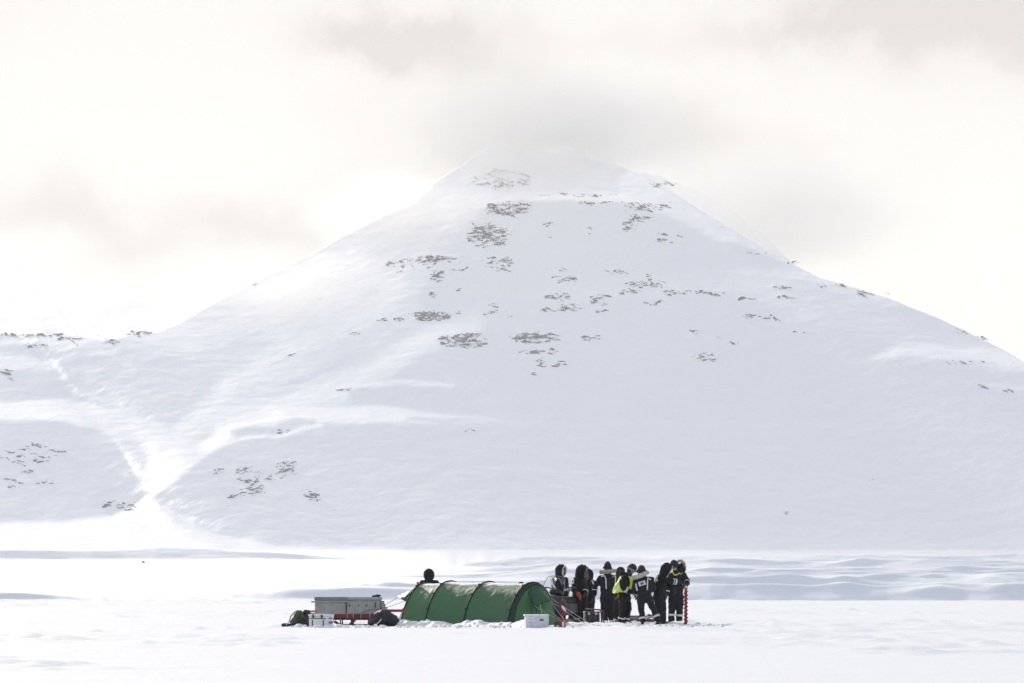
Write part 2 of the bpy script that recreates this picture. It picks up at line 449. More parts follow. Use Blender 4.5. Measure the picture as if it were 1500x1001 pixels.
zs = plain * (1 - wr) + np.minimum(low, plain) * wr
for Dk, line, slope, amp, seed in ridges:
    cv_ = np.interp(U, [q[0] for q in line], [q[1] for q in line]) + fbm(U / 120, U * 0, 2, seed) * amp * 1.2
    zc = (EYE + (HOR - cv_) / FPX * Dk)[None, :]
    off = U < line[0][0]
    sl_u = slope * (.82 + .45 * fbm(U / 260, U * 0, 2, seed + 60))[None, :]
    prof = zc - np.where(Rg < Dk, (Dk - Rg) * sl_u, (Rg - Dk) * .3)
    prof = np.where(off[None, :] | (U > line[-1][0])[None, :], -9, prof)
    hsm = .06 * Dk / 276
    zs = hsm * np.logaddexp(zs / hsm, prof / hsm) if Dk < 2000 else np.maximum(zs, prof)
mrng = np.random.RandomState(4)
for Dk, line, slope, amp, seed in ridges:            # drifted mounds lying against the banks
    if Dk > 2500: continue
    for _ in range(18 if Dk < 700 else 10):
        u0 = mrng.uniform(line[0][0], min(line[-1][0], 1700)); wpx = mrng.uniform(18, 75); hpx = mrng.uniform(1.5, 6) * (1.2 if Dk < 500 else .6)
        m_h = hpx / FPX * Dk; m_l = m_h / mrng.uniform(.22, .40); D0_m = Dk - mrng.uniform(.2, 2.2) * m_l
        if D0_m < 270: D0_m = 270 + mrng.uniform(0, 3)
        rs = slice(np.searchsorted(rowD, D0_m - 3 * m_l), np.searchsorted(rowD, D0_m + 3 * m_l) + 1)
        cs = slice(max(0, int((u0 - 3 * wpx - U[0]) / DU)), max(1, int((u0 + 3 * wpx - U[0]) / DU)))
        zs[rs, cs] += m_h * np.exp(-((Ug[rs, cs] - u0) / wpx) ** 2 - ((Rg[rs, cs] - D0_m) / m_l) ** 2)
zs = zs + sstep(268, 280, Rg) * (fbm(Ug / 60, lnrows[:, None] * 60, 2, 211) * .6 + fbm(Ug / 120, lnrows[:, None] * 26, 3, 213) * 1.6) * sc_n * .8
zs = np.where(Rg < 264, -.6, zs)
warp_ = 1 + .004 * fbm(U / 260, U * 0, 2, 212)[None, :] * (sstep(4400, 3000, Rg) * sstep(266, 330, Rg)) + .0015 * fbm(U / 160, U * 0, 3, 214)[None, :] * sstep(4400, 3000, Rg)
vh = HOR - (zs - EYE) / Rg * FPX
warp_ = warp_ + fbm(Ug / 60, vh / 4.0, 3, 215) * 4.0 / FPX * sstep(264, 300, Rg) * sstep(4500, 4200, Rg)
Ds = Rg * warp_
rows_u, rows_d, rows_z = [], [], []
for r in range(len(rowD)):
    rows_u.append(U); rows_d.append(Ds[r]); rows_z.append(EYE + (zs[r] - EYE) * warp_[r])
lastd = None
top_d = np.zeros(U.shape); top_z = np.zeros(U.shape)
done = np.zeros(U.shape, bool)
for r in range(len(V)):
    vcur = np.maximum(V[r], SKY)
    newly = (V[r] <= SKY) & ~done
    dd_ = D[r]
    z_ = EYE + (HOR - V[r]) / FPX * dd_
    top_d = np.where(~done, dd_, top_d)
    top_z = np.where(~done, EYE + (HOR - vcur) / FPX * dd_, top_z)
    over = done
    # beyond the skyline the back of the mountain falls away
    drop = (SKY - V[r])
    dd_ = np.where(over, top_d + np.maximum(drop, 0) * 2.5, dd_)
    z_ = np.where(over, top_z - np.maximum(drop, 0) ** 1.0 * 1.35, np.where(newly, top_z, z_))
    done |= newly
    rows_u.append(U); rows_d.append(dd_); rows_z.append(z_)
rows_u.append(U); rows_d.append(rows_d[-1] + 900); rows_z.append(np.full(U.shape, -1.))
Dm = np.stack(rows_d); Zm = np.stack(rows_z); Um = np.stack(rows_u)
Pm = np.stack([(Um - 750) / FPX * Dm, Dm, Zm], -1)
mountain = link('mountain', grid_mesh(Pm), snow_far)
tag(mountain, 'snow covered mountain rising behind the camp with its summit in cloud', kind='structure')
def mountain_point(px, py):
    """the point of the front of the relief on the sight line (px, py)"""
    c = int(round((px - U[0]) / DU)); c = min(max(c, 0), len(U) - 1)
    if py > 806:
        rowv = HOR - (zs[:, c] - EYE) / rowD * FPX
        hit = np.nonzero(rowv <= py)[0]
        d = Ds[hit[0], c] if len(hit) else 4600.0
    else:
        r = min(max(int(round((806 - py) / DV)), 0), len(V) - 1)
        d = D[r, c]
    return pt(px, d, py)

# farther ridges: the white plateau on the left and the ridge that fades into cloud on the right
def far_ridge(name, label, line, Dist, per, foot, seed, rough=1.0):
    uu = np.arange(line[0][0], line[-1][0] + .1, 5.0)
    top = np.interp(uu, [p[0] for p in line], [p[1] for p in line]) + fbm(uu / 40, uu * 0, 5, seed) * 2.5 * rough
    rws = []
    for f_ in np.linspace(0, 1, 40):
        v_ = foot + (top - foot) * f_
        d_ = Dist + (foot - v_) * per + fbm(uu / 45, v_ / 22, 5, seed + 3) * 28
        rws.append(np.stack([(uu - 750) / FPX * d_, d_, EYE + (HOR - v_) / FPX * d_], -1))
    last = rws[-1].copy(); last[:, 1] += 900; last[:, 2] = -1
    rws.append(last)
    o = link(name, grid_mesh(np.array(rws)), snow_far)
    return tag(o, label, kind='structure')
far_ridge('snow_plateau', 'white snow plateau beyond the left hill', [(-500, 425), (0, 432), (80, 437), (200, 439), (320, 442), (480, 450)], 8300, 9, 530, 141, .5)
far_ridge('far_peak', 'bright far slope falling into the picture at the left edge', [(-400, 280), (-250, 300), (-60, 325), (0, 345), (25, 385), (50, 425), (75, 440), (100, 470), (130, 532)], 7300, 7, 530, 145, .6)
far_ridge('far_ridge', 'faint rocky ridge fading into cloud behind the right shoulder', [(820, 215), (900, 240), (980, 262), (1050, 292), (1110, 338), (1180, 400), (1260, 450), (1400, 520), (1600, 580)], 7600, 1.6, 600, 151, 1.5)

# the air: one closed box of thin haze round the camera and everything in the place
def box_mesh(x0, x1, y0, y1, z0, z1):
    v = [(x, y, z) for z in (z0, z1) for y in (y0, y1) for x in (x0, x1)]
    return mesh_from(v, [(0, 2, 3, 1), (4, 5, 7, 6), (0, 1, 5, 4), (2, 6, 7, 3), (0, 4, 6, 2), (1, 3, 7, 5)])
hz = bpy.data.materials.new('haze'); hz.use_nodes = True
hz.node_tree.nodes.clear()
pv = hz.node_tree.nodes.new('ShaderNodeVolumePrincipled'); pv.inputs['Color'].default_value = (.985, .98, .97, 1)
pv.inputs['Density'].default_value = HAZE if 'HAZE' in globals() else 3.9e-5
pv.inputs['Anisotropy'].default_value = 0.3
ho = hz.node_tree.nodes.new('ShaderNodeOutputMaterial'); hz.node_tree.links.new(pv.outputs[0], ho.inputs['Volume'])
haze = link('haze', box_mesh(-9500, 9500, -1800, 12500, -3, 720), hz)
tag(haze, 'thin pale haze of drifting snow in the air', kind='stuff')

# cloud that wraps the summit, and the drifting snow lifted off the ridges
def cloud(name, label, px, py, Dist, rx, ry, depth, dens, seed, detail=3.0, aniso=.35):
    bm = bmesh.new()
    bmesh.ops.create_icosphere(bm, subdivisions=4, radius=1.0)
    from mathutils import noise as mn
    for v in bm.verts:
        n_ = mn.fractal(v.co * 1.6 + Vector((seed, 0, 0)), 1.0, 2.0, 4)
        v.co *= 1.0 + .14 * n_
    me = bpy.data.meshes.new('mesh'); bm.to_mesh(me); bm.free()
    m = bpy.data.materials.new(name); m.use_nodes = True
    t = m.node_tree; t.nodes.clear()
    tcn = t.nodes.new('ShaderNodeTexCoord')
    ln = t.nodes.new('ShaderNodeVectorMath'); ln.operation = 'LENGTH'; t.links.new(tcn.outputs['Object'], ln.inputs[0])
    fall = t.nodes.new('ShaderNodeMapRange'); fall.interpolation_type = 'SMOOTHSTEP'
    fall.inputs[1].default_value = 1.0; fall.inputs[2].default_value = .1; fall.inputs[3].default_value = 0; fall.inputs[4].default_value = 1
    t.links.new(ln.outputs['Value'], fall.inputs[0])
    nz = t.nodes.new('ShaderNodeTexNoise'); nz.inputs['Scale'].default_value = detail; nz.inputs['Detail'].default_value = 6; nz.inputs['Roughness'].default_value = .55
    mp = t.nodes.new('ShaderNodeMapping'); mp.inputs['Location'].default_value = (seed, seed * .3, 0); mp.inputs['Scale'].default_value = (1, depth / (rx / FPX * Dist), ry / rx * 1.8)
    t.links.new(tcn.outputs['Object'], mp.inputs[0]); t.links.new(mp.outputs[0], nz.inputs['Vector'])
    nr = t.nodes.new('ShaderNodeMapRange'); nr.inputs[1].default_value = .36; nr.inputs[2].default_value = .68; nr.inputs[3].default_value = .05; nr.inputs[4].default_value = 1
    t.links.new(nz.outputs['Fac'], nr.inputs[0])
    mu = t.nodes.new('ShaderNodeMath'); mu.operation = 'MULTIPLY'; t.links.new(fall.outputs[0], mu.inputs[0]); t.links.new(nr.outputs[0], mu.inputs[1])
    mu2 = t.nodes.new('ShaderNodeMath'); mu2.operation = 'MULTIPLY'; t.links.new(mu.outputs[0], mu2.inputs[0]); mu2.inputs[1].default_value = dens
    v_ = t.nodes.new('ShaderNodeVolumePrincipled'); v_.inputs['Color'].default_value = (.955, .94, .905, 1); v_.inputs['Anisotropy'].default_value = aniso
    t.links.new(mu2.outputs[0], v_.inputs['Density'])
    oo = t.nodes.new('ShaderNodeOutputMaterial'); t.links.new(v_.outputs[0], oo.inputs['Volume'])
    o = link(name, me, m)
    o.location = pt(px, Dist, py); o.scale = (rx / FPX * Dist, depth, ry / FPX * Dist)
    return tag(o, label, kind='stuff')
cloud('cloud', 'grey white cloud wrapped round the mountain summit', 800, 185, 5560, 300, 118, 350, .0175, 3.1, 3.6, 0.0)
cloud('cloud', 'thin cloud lying behind the right shoulder of the mountain', 1120, 300, 7100, 290, 110, 500, .011, 8.7, 3.0, 0.0)
cloud('drifting_snow', 'drifting snow lifted off the left ridge below the summit', 585, 318, 5720, 165, 78, 200, .016, 6.4, 2.6, .28)
cloud('drifting_snow', 'low veil of drifting snow over the left flank of the mountain', 420, 425, 5560, 220, 85, 220, .011, 2.4, 2.2, .32)
cloud('drifting_snow', 'bright drifting snow over the far slope at the left edge', 30, 400, 6900, 190, 100, 300, .006, 1.4, 2.0, .2)
# ------------------------------------------------------------------ bare rock showing through the snow
rock_mat = mat('bare_rock', (.078, .084, .098), rough=.85, noise=.5, nscale=.6)
PATCH = [(742,305,33,9,1.9),(714,345,27,16,1.9),(638,380,28,6,2.4),(639,403,8,10,2.4),(600,390,34,9,.35),(676,396,21,2,1),(730,386,20,9,1),(945,303,30,6,1.3),(932,319,14,5,1),(919,337,8,11,.9),
 (804,330,6,4,.9),(862,338,5,5,.7),(807,347,2,2,1),(975,349,22,7,.6),(735,263,40,14,.9),(880,297,45,1.6,1),(850,287,70,3,.35),(822,409,21,5,.8),(950,416,30,5,1.1),(822,395,5,2,.8),(900,398,17,3,.8),
 (950,404,7,2,.9),(820,435,18,5,1),(880,440,16,7,1.1),(924,427,20,3,1),(838,451,18,6,1.2),(800,453,14,3,1.1),(882,455,10,2,1.3),(958,443,12,4,1),(987,430,14,4,.9),(632,463,26,7,3.6),(670,457,7,3,1.4),
 (580,468,9,4,.9),(722,447,8,2,.9),(722,458,10,3,.9),(747,464,5,1.2,1),(635,431,5,5,1),(671,425,5,4,.8),(680,499,34,11,1.6),(784,495,33,7,2.2),(809,514,10,4,1.2),(780,516,16,5,.9),(791,533,8,8,.8),
 (818,532,11,5,1),(779,548,8,2.5,1),(867,495,12,4.5,1.4),(1015,428,15,3,1),(1045,430,13,3,1),(1090,438,14,2,.9),(1028,523,20,6,.8),(1075,503,6,2,1.1),(1018,487,8,3,.8),(1050,493,4,2,.8),(1129,467,10,3,.9),
 (1095,463,14,2,.8),(1147,423,16,3,1),(1153,435,20,2.5,.9),(1272,429,27,3,.8),(1210,419,25,1.6,.8),(1406,485,9,3,.7),(1434,495,8,1.5,.7),(1410,530,40,2,.6),(1437,566,12,3,.7),(1478,571,8,4,.8),(1170,487,6,2,.9),
 (45,491,45,2,1.2),(110,497,25,2,1),(161,500,12,4,.9),(198,489,20,4,1),(48,506,22,2.5,.7),(10,548,12,9,.7),(45,665,48,13,.35),(42,690,8,5,.7),(67,706,11,4,.7),(17,708,12,7,.5),(156,738,8,5,1.1),(188,740,16,7,.5),
 (322,690,8,9,.5),(360,697,18,13,.55),(368,718,15,8,.7),(345,726,16,3,.9),(394,701,6,4,1.1),(418,688,15,12,.9),(457,727,12,7,1.1),(490,747,3,1.2,1),(417,632,20,3,.5),(560,470,14,4,.4),(520,490,22,5,.25),
 (505,572,9,3,.7),(470,440,10,3,.3),(430,520,14,4,.3),(378,416,5,2,.6),(970,270,22,6,.35),(1160,386,12,3,.4),(1110,372,14,3,.4),(1280,702,4,2,.8),(1150,752,5,2,.7),(690,630,8,2,.5)]
rv, rf = [], []
rr_ = random.Random(5)
def add_rock(c, sx, sy, sz, yaw):
    """one rough block: a cube with its corners pulled about and its top narrowed"""
    b0 = len(rv)
    cy, sy_ = math.cos(yaw), math.sin(yaw)
    for k_ in (-1, 1):
        for i_, j_ in ((-1, -1), (1, -1), (1, 1), (-1, 1)):
            sh = .62 if k_ > 0 else 1.0
            x = i_ * sx * sh * rr_.uniform(.55, 1.15); y = j_ * sy * sh * rr_.uniform(.55, 1.15); z = k_ * sz * rr_.uniform(.55, 1.2)
            rv.append((c.x + x * cy - y * sy_, c.y + x * sy_ + y * cy, c.z + z))
    for q in ((0, 3, 2, 1), (4, 5, 6, 7), (0, 1, 5, 4), (1, 2, 6, 5), (2, 3, 7, 6), (3, 0, 4, 7)):
        rf.append(tuple(b0 + i_ for i_ in q))
for px, py, rx, ry, dens in PATCH:
    # ledges: short broken lines of stones that follow the lie of the slope, and strays between them
    slant = max(-.45, min(.32, (px - 800) / 600 * .40)) if px > 260 else rr_.uniform(-.15, .15)
    nl_ = max(1, int(rx * ry * dens / 7 + 1))
    for _ in range(nl_):
        a_ = rr_.uniform(0, 2 * math.pi); q_ = rr_.random() ** .6
        x0 = px + math.cos(a_) * q_ * rx * 1.05; y0 = py + math.sin(a_) * q_ * ry * 1.1
        L_ = min(rx * 1.3, rr_.uniform(2.5, 9) * (1 + 1.6 * rr_.random() ** 3)); th = slant + rr_.gauss(0, .22); bend = rr_.gauss(0, .02)
        heavy = rr_.random() ** 1.6
        t_ = -L_ / 2
        while t_ < L_ / 2:
            t_ += rr_.uniform(.25, .9) * (1.5 - heavy)
            if rr_.random() < .16: t_ += rr_.uniform(.8, 2.2)
            e_ = 1 - (2 * t_ / L_) ** 2
            w_ = (.25 + .9 * heavy) * max(.15, e_)
            x = x0 + t_; y = y0 + math.tan(th) * t_ + bend * t_ * t_ + rr_.gauss(0, .6) * w_
            s_ = (.26 + .68 * rr_.random() ** 2) * (.75 + .9 * heavy * max(0, e_))
            add_rock(mountain_point(x, y), s_ * rr_.uniform(1.0, 2.4), s_ * .9, s_ * rr_.uniform(.3, .8), rr_.uniform(-.6, .6))
    for _ in range(int(rx * ry * dens * .10) + 2):
        x = px + rr_.gauss(0, .7) * rx; y = py + rr_.gauss(0, .7) * ry
        s_ = .18 + .38 * rr_.random() ** 3
        add_rock(mountain_point(x, y), s_ * rr_.uniform(1.0, 2.0), s_, s_ * .6, rr_.uniform(-.6, .6))
scree = link('bare_rock', mesh_from(rv, rf), rock_mat)
tag(scree, 'dark bare rocks showing through the snow on the mountain', kind='stuff')
# ------------------------------------------------------------------ mesh builder for the things
from mathutils import noise as mnoise
class MB:
    def __init__(self):
        self.v, self.f = [], []
    def add(self, vs, fs):
        b = len(self.v)
        self.v += [Vector(q) for q in vs]
        self.f += [tuple(b + i for i in q) for q in fs]
        return self
    def box(self, c, s, rz=0.0, taper=1.0, rx=0.0):
        c = Vector(c); M = Matrix.Rotation(rz, 3, 'Z') @ Matrix.Rotation(rx, 3, 'X')
        vs = []
        for k in (-1, 1):
            t = taper if k > 0 else 1.0
            for i, j in ((-1, -1), (1, -1), (1, 1), (-1, 1)):
                vs.append(c + M @ Vector((i * s[0] / 2 * t, j * s[1] / 2 * t, k * s[2] / 2)))
        return self.add(vs, [(0, 3, 2, 1), (4, 5, 6, 7), (0, 1, 5, 4), (1, 2, 6, 5), (2, 3, 7, 6), (3, 0, 4, 7)])
    def tube(self, pts, r, n=8, caps=True):
        pts = [Vector(p) for p in pts]
        rs = r if isinstance(r, (list, tuple)) else [r] * len(pts)
        rings = []; up = None
        for i, p in enumerate(pts):
            d = (pts[min(i + 1, len(pts) - 1)] - pts[max(i - 1, 0)]).normalized()
            if up is None:
                up = Vector((0, 0, 1)) if abs(d.z) < .9 else Vector((0, 1, 0))
            a = d.cross(up)
            if a.length < 1e-6: a = d.cross(Vector((1, .3, .2)))
            a.normalize(); b = a.cross(d).normalized(); up = b
            rings.append([p + (a * math.cos(2 * math.pi * k / n) + b * math.sin(2 * math.pi * k / n)) * rs[i] for k in range(n)])
        vs = [q for rg in rings for q in rg]; fs = []
        for i in range(len(rings) - 1):
            for k in range(n):
                k2 = (k + 1) % n
                fs.append((i * n + k, i * n + k2, (i + 1) * n + k2, (i + 1) * n + k))
        if caps:
            fs.append(tuple(range(n))[::-1]); fs.append(tuple((len(rings) - 1) * n + k for k in range(n)))
        return self.add(vs, fs)
    def ell(self, c, r, n=12, m=8, rot=None):
        c = Vector(c); r = r if isinstance(r, (list, tuple)) else (r, r, r)
        vs = []; fs = []
        for i in range(m + 1):
            th = math.pi * i / m
            for k in range(n):
                ph = 2 * math.pi * k / n
                q = Vector((r[0] * math.sin(th) * math.cos(ph), r[1] * math.sin(th) * math.sin(ph), r[2] * math.cos(th)))
                vs.append(c + (rot @ q if rot else q))
        for i in range(m):
            for k in range(n):
                k2 = (k + 1) % n
                fs.append((i * n + k, (i + 1) * n + k, (i + 1) * n + k2, i * n + k2))
        return self.add(vs, fs)
    def cap(self, a, b, r1, r2, n=12):
        """rounded tapered limb"""
        a, b = Vector(a), Vector(b)
        d = (b - a)
        L = d.length
        if L < 1e-5: return self.ell(a, r1, n)
        d.normalize()
        pts, rs = [], []
        for t in (-.98, -.8, -.5, 0): pts.append(a + d * r1 * t); rs.append(r1 * math.sqrt(max(0.0, 1 - t * t)) + 1e-4)
        for t in (0, .5, .8, .98): pts.append(b + d * r2 * t); rs.append(r2 * math.sqrt(max(0.0, 1 - t * t)) + 1e-4)
        return self.tube(pts, rs, n)
    def grid(self, rows):
        n = len(rows[0]); fs = []
        for i in range(len(rows) - 1):
            for k in range(n - 1):
                fs.append((i * n + k, i * n + k + 1, (i + 1) * n + k + 1, (i + 1) * n + k))
        return self.add([p for r_ in rows for p in r_], fs)
    def mesh(self, smooth=False):
        me = mesh_from(self.v, self.f, smooth)
        bm = bmesh.new(); bm.from_mesh(me)
        bmesh.ops.remove_doubles(bm, verts=bm.verts, dist=1e-5)
        bmesh.ops.recalc_face_normals(bm, faces=bm.faces)
        bm.to_mesh(me); bm.free()
        return me
    def build(self, name, material, parent=None, smooth=False, bevel=0.0, voxel=0.0, smoothit=0, fold=0.0, foldsize=.1, thick=0.0, subsurf=0):
        me = self.mesh(smooth)
        o = link(name, me, material, parent)
        mods = []
        if thick: md = o.modifiers.new('s', 'SOLIDIFY'); md.thickness = thick; md.offset = 0
        if bevel: md = o.modifiers.new('b', 'BEVEL'); md.width = bevel; md.segments = 2; md.limit_method = 'ANGLE'
        if voxel: md = o.modifiers.new('r', 'REMESH'); md.mode = 'VOXEL'; md.voxel_size = voxel; md.use_smooth_shade = True
        if smoothit: md = o.modifiers.new('m', 'SMOOTH'); md.factor = .5; md.iterations = smoothit
        if subsurf: md = o.modifiers.new('u', 'SUBSURF'); md.levels = subsurf; md.render_levels = subsurf
        if len(o.modifiers):
            dg = bpy.context.evaluated_depsgraph_get()
            me2 = bpy.data.meshes.new_from_object(o.evaluated_get(dg))
            o.modifiers.clear()
            o.data = me2; me2.name = name
            bpy.data.meshes.remove(me)
        if fold:
            for v in o.data.vertices:
                p = v.co
                n_ = mnoise.noise(Vector((p.x / foldsize, p.y / foldsize, p.z / (foldsize * .55)))) + .5 * mnoise.noise(Vector((p.x / foldsize * 2.3 + 7, p.y / foldsize * 2.3, p.z / foldsize * 2.9)))
                v.co = p + v.normal * n_ * fold
            o.data.update()
        if smooth or voxel:
            o.data.shade_smooth()
        return o

def spiky(mb, path, r, n, length, rng, spread=1.0):
    """fur: short tufts standing off a path"""
    path = [Vector(p) for p in path]
    for _ in range(n):
        t = rng.random() * (len(path) - 1.001); i = int(t)
        p = path[i].lerp(path[i + 1], t - i)
        d = Vector((rng.gauss(0, 1), rng.gauss(0, 1), rng.gauss(.2, 1))).normalized()
        a = d.orthogonal().normalized(); b = d.cross(a)
        q = p + d * r * .6; w = r * .20
        tip = p + d * (r + length * rng.uniform(.4, 1.1)) + Vector((0, 0, -.25 * length))
        mb.add([q + a * w, q - a * w * .5 + b * w * .8, q - a * w * .5 - b * w * .8, tip], [(0, 1, 3), (1, 2, 3), (2, 0, 3), (0, 2, 1)])

# materials of the camp
suit_mat = mat('black_suit_fabric', (.0125, .0135, .0155), rough=.75, noise=.45, nscale=14, bump=.012, bscale=22, spec=.25)
suit_mat2 = mat('charcoal_suit_fabric', (.019, .021, .024), rough=.78, noise=.4, nscale=14, bump=.012, bscale=22, spec=.25)
glove_mat = mat('black_glove', (.014, .014, .016), rough=.7, noise=.3, nscale=30, bump=.004, bscale=80)
orange_glove = mat('orange_glove', (.55, .11, .025), rough=.7, noise=.25, nscale=30)
boot_mat = mat('black_boot_rubber', (.012, .012, .013), rough=.6, noise=.3, nscale=20)
reflect_mat = mat('grey_white_reflective_tape', (.72, .73, .74), rough=.35, noise=.12, nscale=40)
badge_mat = mat('printed_badge', (.70, .71, .73), rough=.5, noise=.1, nscale=25)
print_mat = mat('badge_print', (.10, .10, .11), rough=.6)
fur_mat = mat('brown_grey_fur', (.30, .22, .15), rough=.9, color2=(.52, .45, .37), nscale=24)
fur_pale = mat('pale_grey_fur', (.42, .40, .33), rough=.9, color2=(.62, .60, .52), nscale=24)
fur_dark = mat('dark_fur', (.09, .08, .07), rough=.9, color2=(.26, .24, .21), nscale=24)
skin_mat = mat('skin', (.50, .31, .24), rough=.55, noise=.12, nscale=20, Subsurface_Weight=.1)
beanie_mat = mat('dark_knit', (.016, .017, .020), rough=.9, bump=.004, bscale=120)
beanie_blue = mat('dark_blue_grey_knit', (.020, .026, .034), rough=.9, bump=.004, bscale=120)
beanie_brown = mat('dark_brown_knit', (.030, .022, .020), rough=.9, bump=.004, bscale=120)
knit_grey = mat('grey_knit_band', (.34, .33, .31), rough=.9, noise=.5, nscale=40)
vest_mat = mat('yellow_high_visibility_fabric', (.62, .80, .03), rough=.6, noise=.1, nscale=12, bump=.006, bscale=18)
buff_mat = mat('blue_violet_neck_tube', (.055, .05, .11), rough=.85, noise=.3, nscale=20)
goggle_mat = mat('dark_goggle_lens', (.01, .01, .012), rough=.12, spec=.6)
red_mat = mat('red_paint', (.36, .035, .035), rough=.45, noise=.3, nscale=9)
red_dull = mat('worn_dark_red_paint', (.20, .030, .034), rough=.6, noise=.5, nscale=7)
black_plastic = mat('black_plastic', (.014, .014, .016), rough=.6, noise=.3, nscale=9)
grey_plastic = mat('dark_grey_plastic', (.055, .06, .066), rough=.5, noise=.3, nscale=9)
alu_mat = mat('weathered_aluminium', (.39, .38, .35), rough=.55, noise=.22, nscale=3.0, metal=.25, bump=.004, bscale=14)
alu_dark = mat('dull_grey_metal', (.24, .24, .245), rough=.5, noise=.25, nscale=5, metal=.4)
white_plastic = mat('white_plastic', (.74, .74, .76), rough=.45, noise=.08, nscale=6, bump=.003, bscale=12)
grey_white = mat('scuffed_white_plastic', (.80, .80, .82), rough=.6, color2=(.58, .57, .60), nscale=9, stretch=(1, 1, 2.6))
blue_plastic = mat('blue_plastic', (.06, .09, .42), rough=.4, noise=.2, nscale=10)
wood_mat = mat('weathered_wood', (.19, .13, .085), rough=.8, noise=.4, nscale=6, stretch=(1, 6, 6))
plank_grey = mat('grey_plank', (.17, .165, .155), rough=.8, noise=.5, nscale=6, stretch=(1, 6, 6))
bag_black = mat('dark_bag_fabric', (.018, .020, .027), rough=.6, noise=.5, nscale=9, bump=.02, bscale=12)
bag_green = mat('green_rucksack_fabric', (.075, .105, .045), rough=.75, noise=.45, nscale=9, bump=.01, bscale=14)
orange_strap = mat('orange_webbing', (.60, .12, .02), rough=.6)
rope_mat = mat('grey_guy_line', (.30, .28, .29), rough=.8)
pale_rope = mat('pale_lashing_cord', (.62, .62, .60), rough=.8)
yellow_label = mat('yellow_sticker', (.75, .78, .06), rough=.5)
chrome = mat('bare_metal', (.45, .45, .46), rough=.3, metal=.9)
screen_mat = bpy.data.materials.new('clear_windshield'); screen_mat.use_nodes = True
_t = screen_mat.node_tree; _b = _t.nodes['Principled BSDF']; _b.inputs['Base Color'].default_value = (.85, .87, .9, 1); _b.inputs['Roughness'].default_value = .08
_b.inputs['Transmission Weight'].default_value = 1.0; _b.inputs['IOR'].default_value = 1.02; _b.inputs['Alpha'].default_value = .35

# ------------------------------------------------------------------ the tunnel tent
def fabric(name, col, trans, weight, glare=2.0):
    m = bpy.data.materials.new(name); m.use_nodes = True
    t = m.node_tree; b = t.nodes['Principled BSDF']
    tcn = t.nodes.new('ShaderNodeTexCoord')
    n = t.nodes.new('ShaderNodeTexNoise'); n.inputs['Scale'].default_value = 2.2; n.inputs['Detail'].default_value = 6; t.links.new(tcn.outputs['Object'], n.inputs['Vector'])
    mx = t.nodes.new('ShaderNodeMix'); mx.data_type = 'RGBA'; mx.inputs[6].default_value = (*col, 1); mx.inputs[7].default_value = (*[c * .72 for c in col], 1)
    t.links.new(n.outputs['Fac'], mx.inputs[0])
    # sun glare painted into the colour as white on what faces up
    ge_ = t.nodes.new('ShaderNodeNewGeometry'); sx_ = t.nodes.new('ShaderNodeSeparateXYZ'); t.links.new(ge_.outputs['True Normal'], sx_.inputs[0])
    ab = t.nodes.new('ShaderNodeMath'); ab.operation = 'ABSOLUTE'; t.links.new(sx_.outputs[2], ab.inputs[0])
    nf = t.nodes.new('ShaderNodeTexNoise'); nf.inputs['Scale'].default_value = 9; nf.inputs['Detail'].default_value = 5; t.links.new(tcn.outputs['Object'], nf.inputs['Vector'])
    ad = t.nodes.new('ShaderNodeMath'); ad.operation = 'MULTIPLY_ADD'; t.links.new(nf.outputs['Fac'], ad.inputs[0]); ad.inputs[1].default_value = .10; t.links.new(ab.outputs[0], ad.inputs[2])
    fr = t.nodes.new('ShaderNodeMapRange'); fr.inputs[1].default_value = glare; fr.inputs[2].default_value = glare + .07; t.links.new(ad.outputs[0], fr.inputs[0])
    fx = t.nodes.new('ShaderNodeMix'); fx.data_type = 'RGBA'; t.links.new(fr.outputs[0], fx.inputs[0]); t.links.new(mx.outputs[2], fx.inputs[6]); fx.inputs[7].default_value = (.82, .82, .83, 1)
    t.links.new(fx.outputs[2], b.inputs['Base Color'])
    b.inputs['Roughness'].default_value = .45; b.inputs['Specular IOR Level'].default_value = .45
    n2_ = t.nodes.new('ShaderNodeTexNoise'); n2_.inputs['Scale'].default_value = 5; n2_.inputs['Detail'].default_value = 4; n2_.inputs['Distortion'].default_value = .6
    mp = t.nodes.new('ShaderNodeMapping'); mp.inputs['Scale'].default_value = (.5, 1, 1); t.links.new(tcn.outputs['Object'], mp.inputs[0]); t.links.new(mp.outputs[0], n2_.inputs['Vector'])
    bp = t.nodes.new('ShaderNodeBump'); bp.inputs['Distance'].default_value = .016; bp.inputs['Strength'].default_value = .8; t.links.new(n2_.outputs['Fac'], bp.inputs['Height'])
    t.links.new(bp.outputs[0], b.inputs['Normal'])
    tr = t.nodes.new('ShaderNodeBsdfTranslucent'); tr.inputs[0].default_value = (*trans, 1)
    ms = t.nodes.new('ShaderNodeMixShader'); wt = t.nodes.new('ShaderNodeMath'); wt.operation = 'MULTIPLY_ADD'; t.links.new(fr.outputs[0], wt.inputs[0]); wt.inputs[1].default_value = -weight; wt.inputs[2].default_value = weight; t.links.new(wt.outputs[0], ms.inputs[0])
    t.links.new(b.outputs[0], ms.inputs[1]); t.links.new(tr.outputs[0], ms.inputs[2])
    t.links.new(ms.outputs[0], t.nodes['Material Output'].inputs[0])
    return m
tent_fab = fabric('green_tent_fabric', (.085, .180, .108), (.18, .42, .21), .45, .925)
tent_door = fabric('green_door_fabric', (.095, .21, .105), (.22, .50, .23), .5)
tent_pale = fabric('pale_green_fabric', (.20, .30, .24), (.40, .55, .42), .5)
tent_dark = fabric('dark_green_fabric', (.022, .045, .032), (.03, .07, .045), .25)
pole_mat = mat('dark_green_pole_sleeve', (.012, .020, .017), rough=.5)

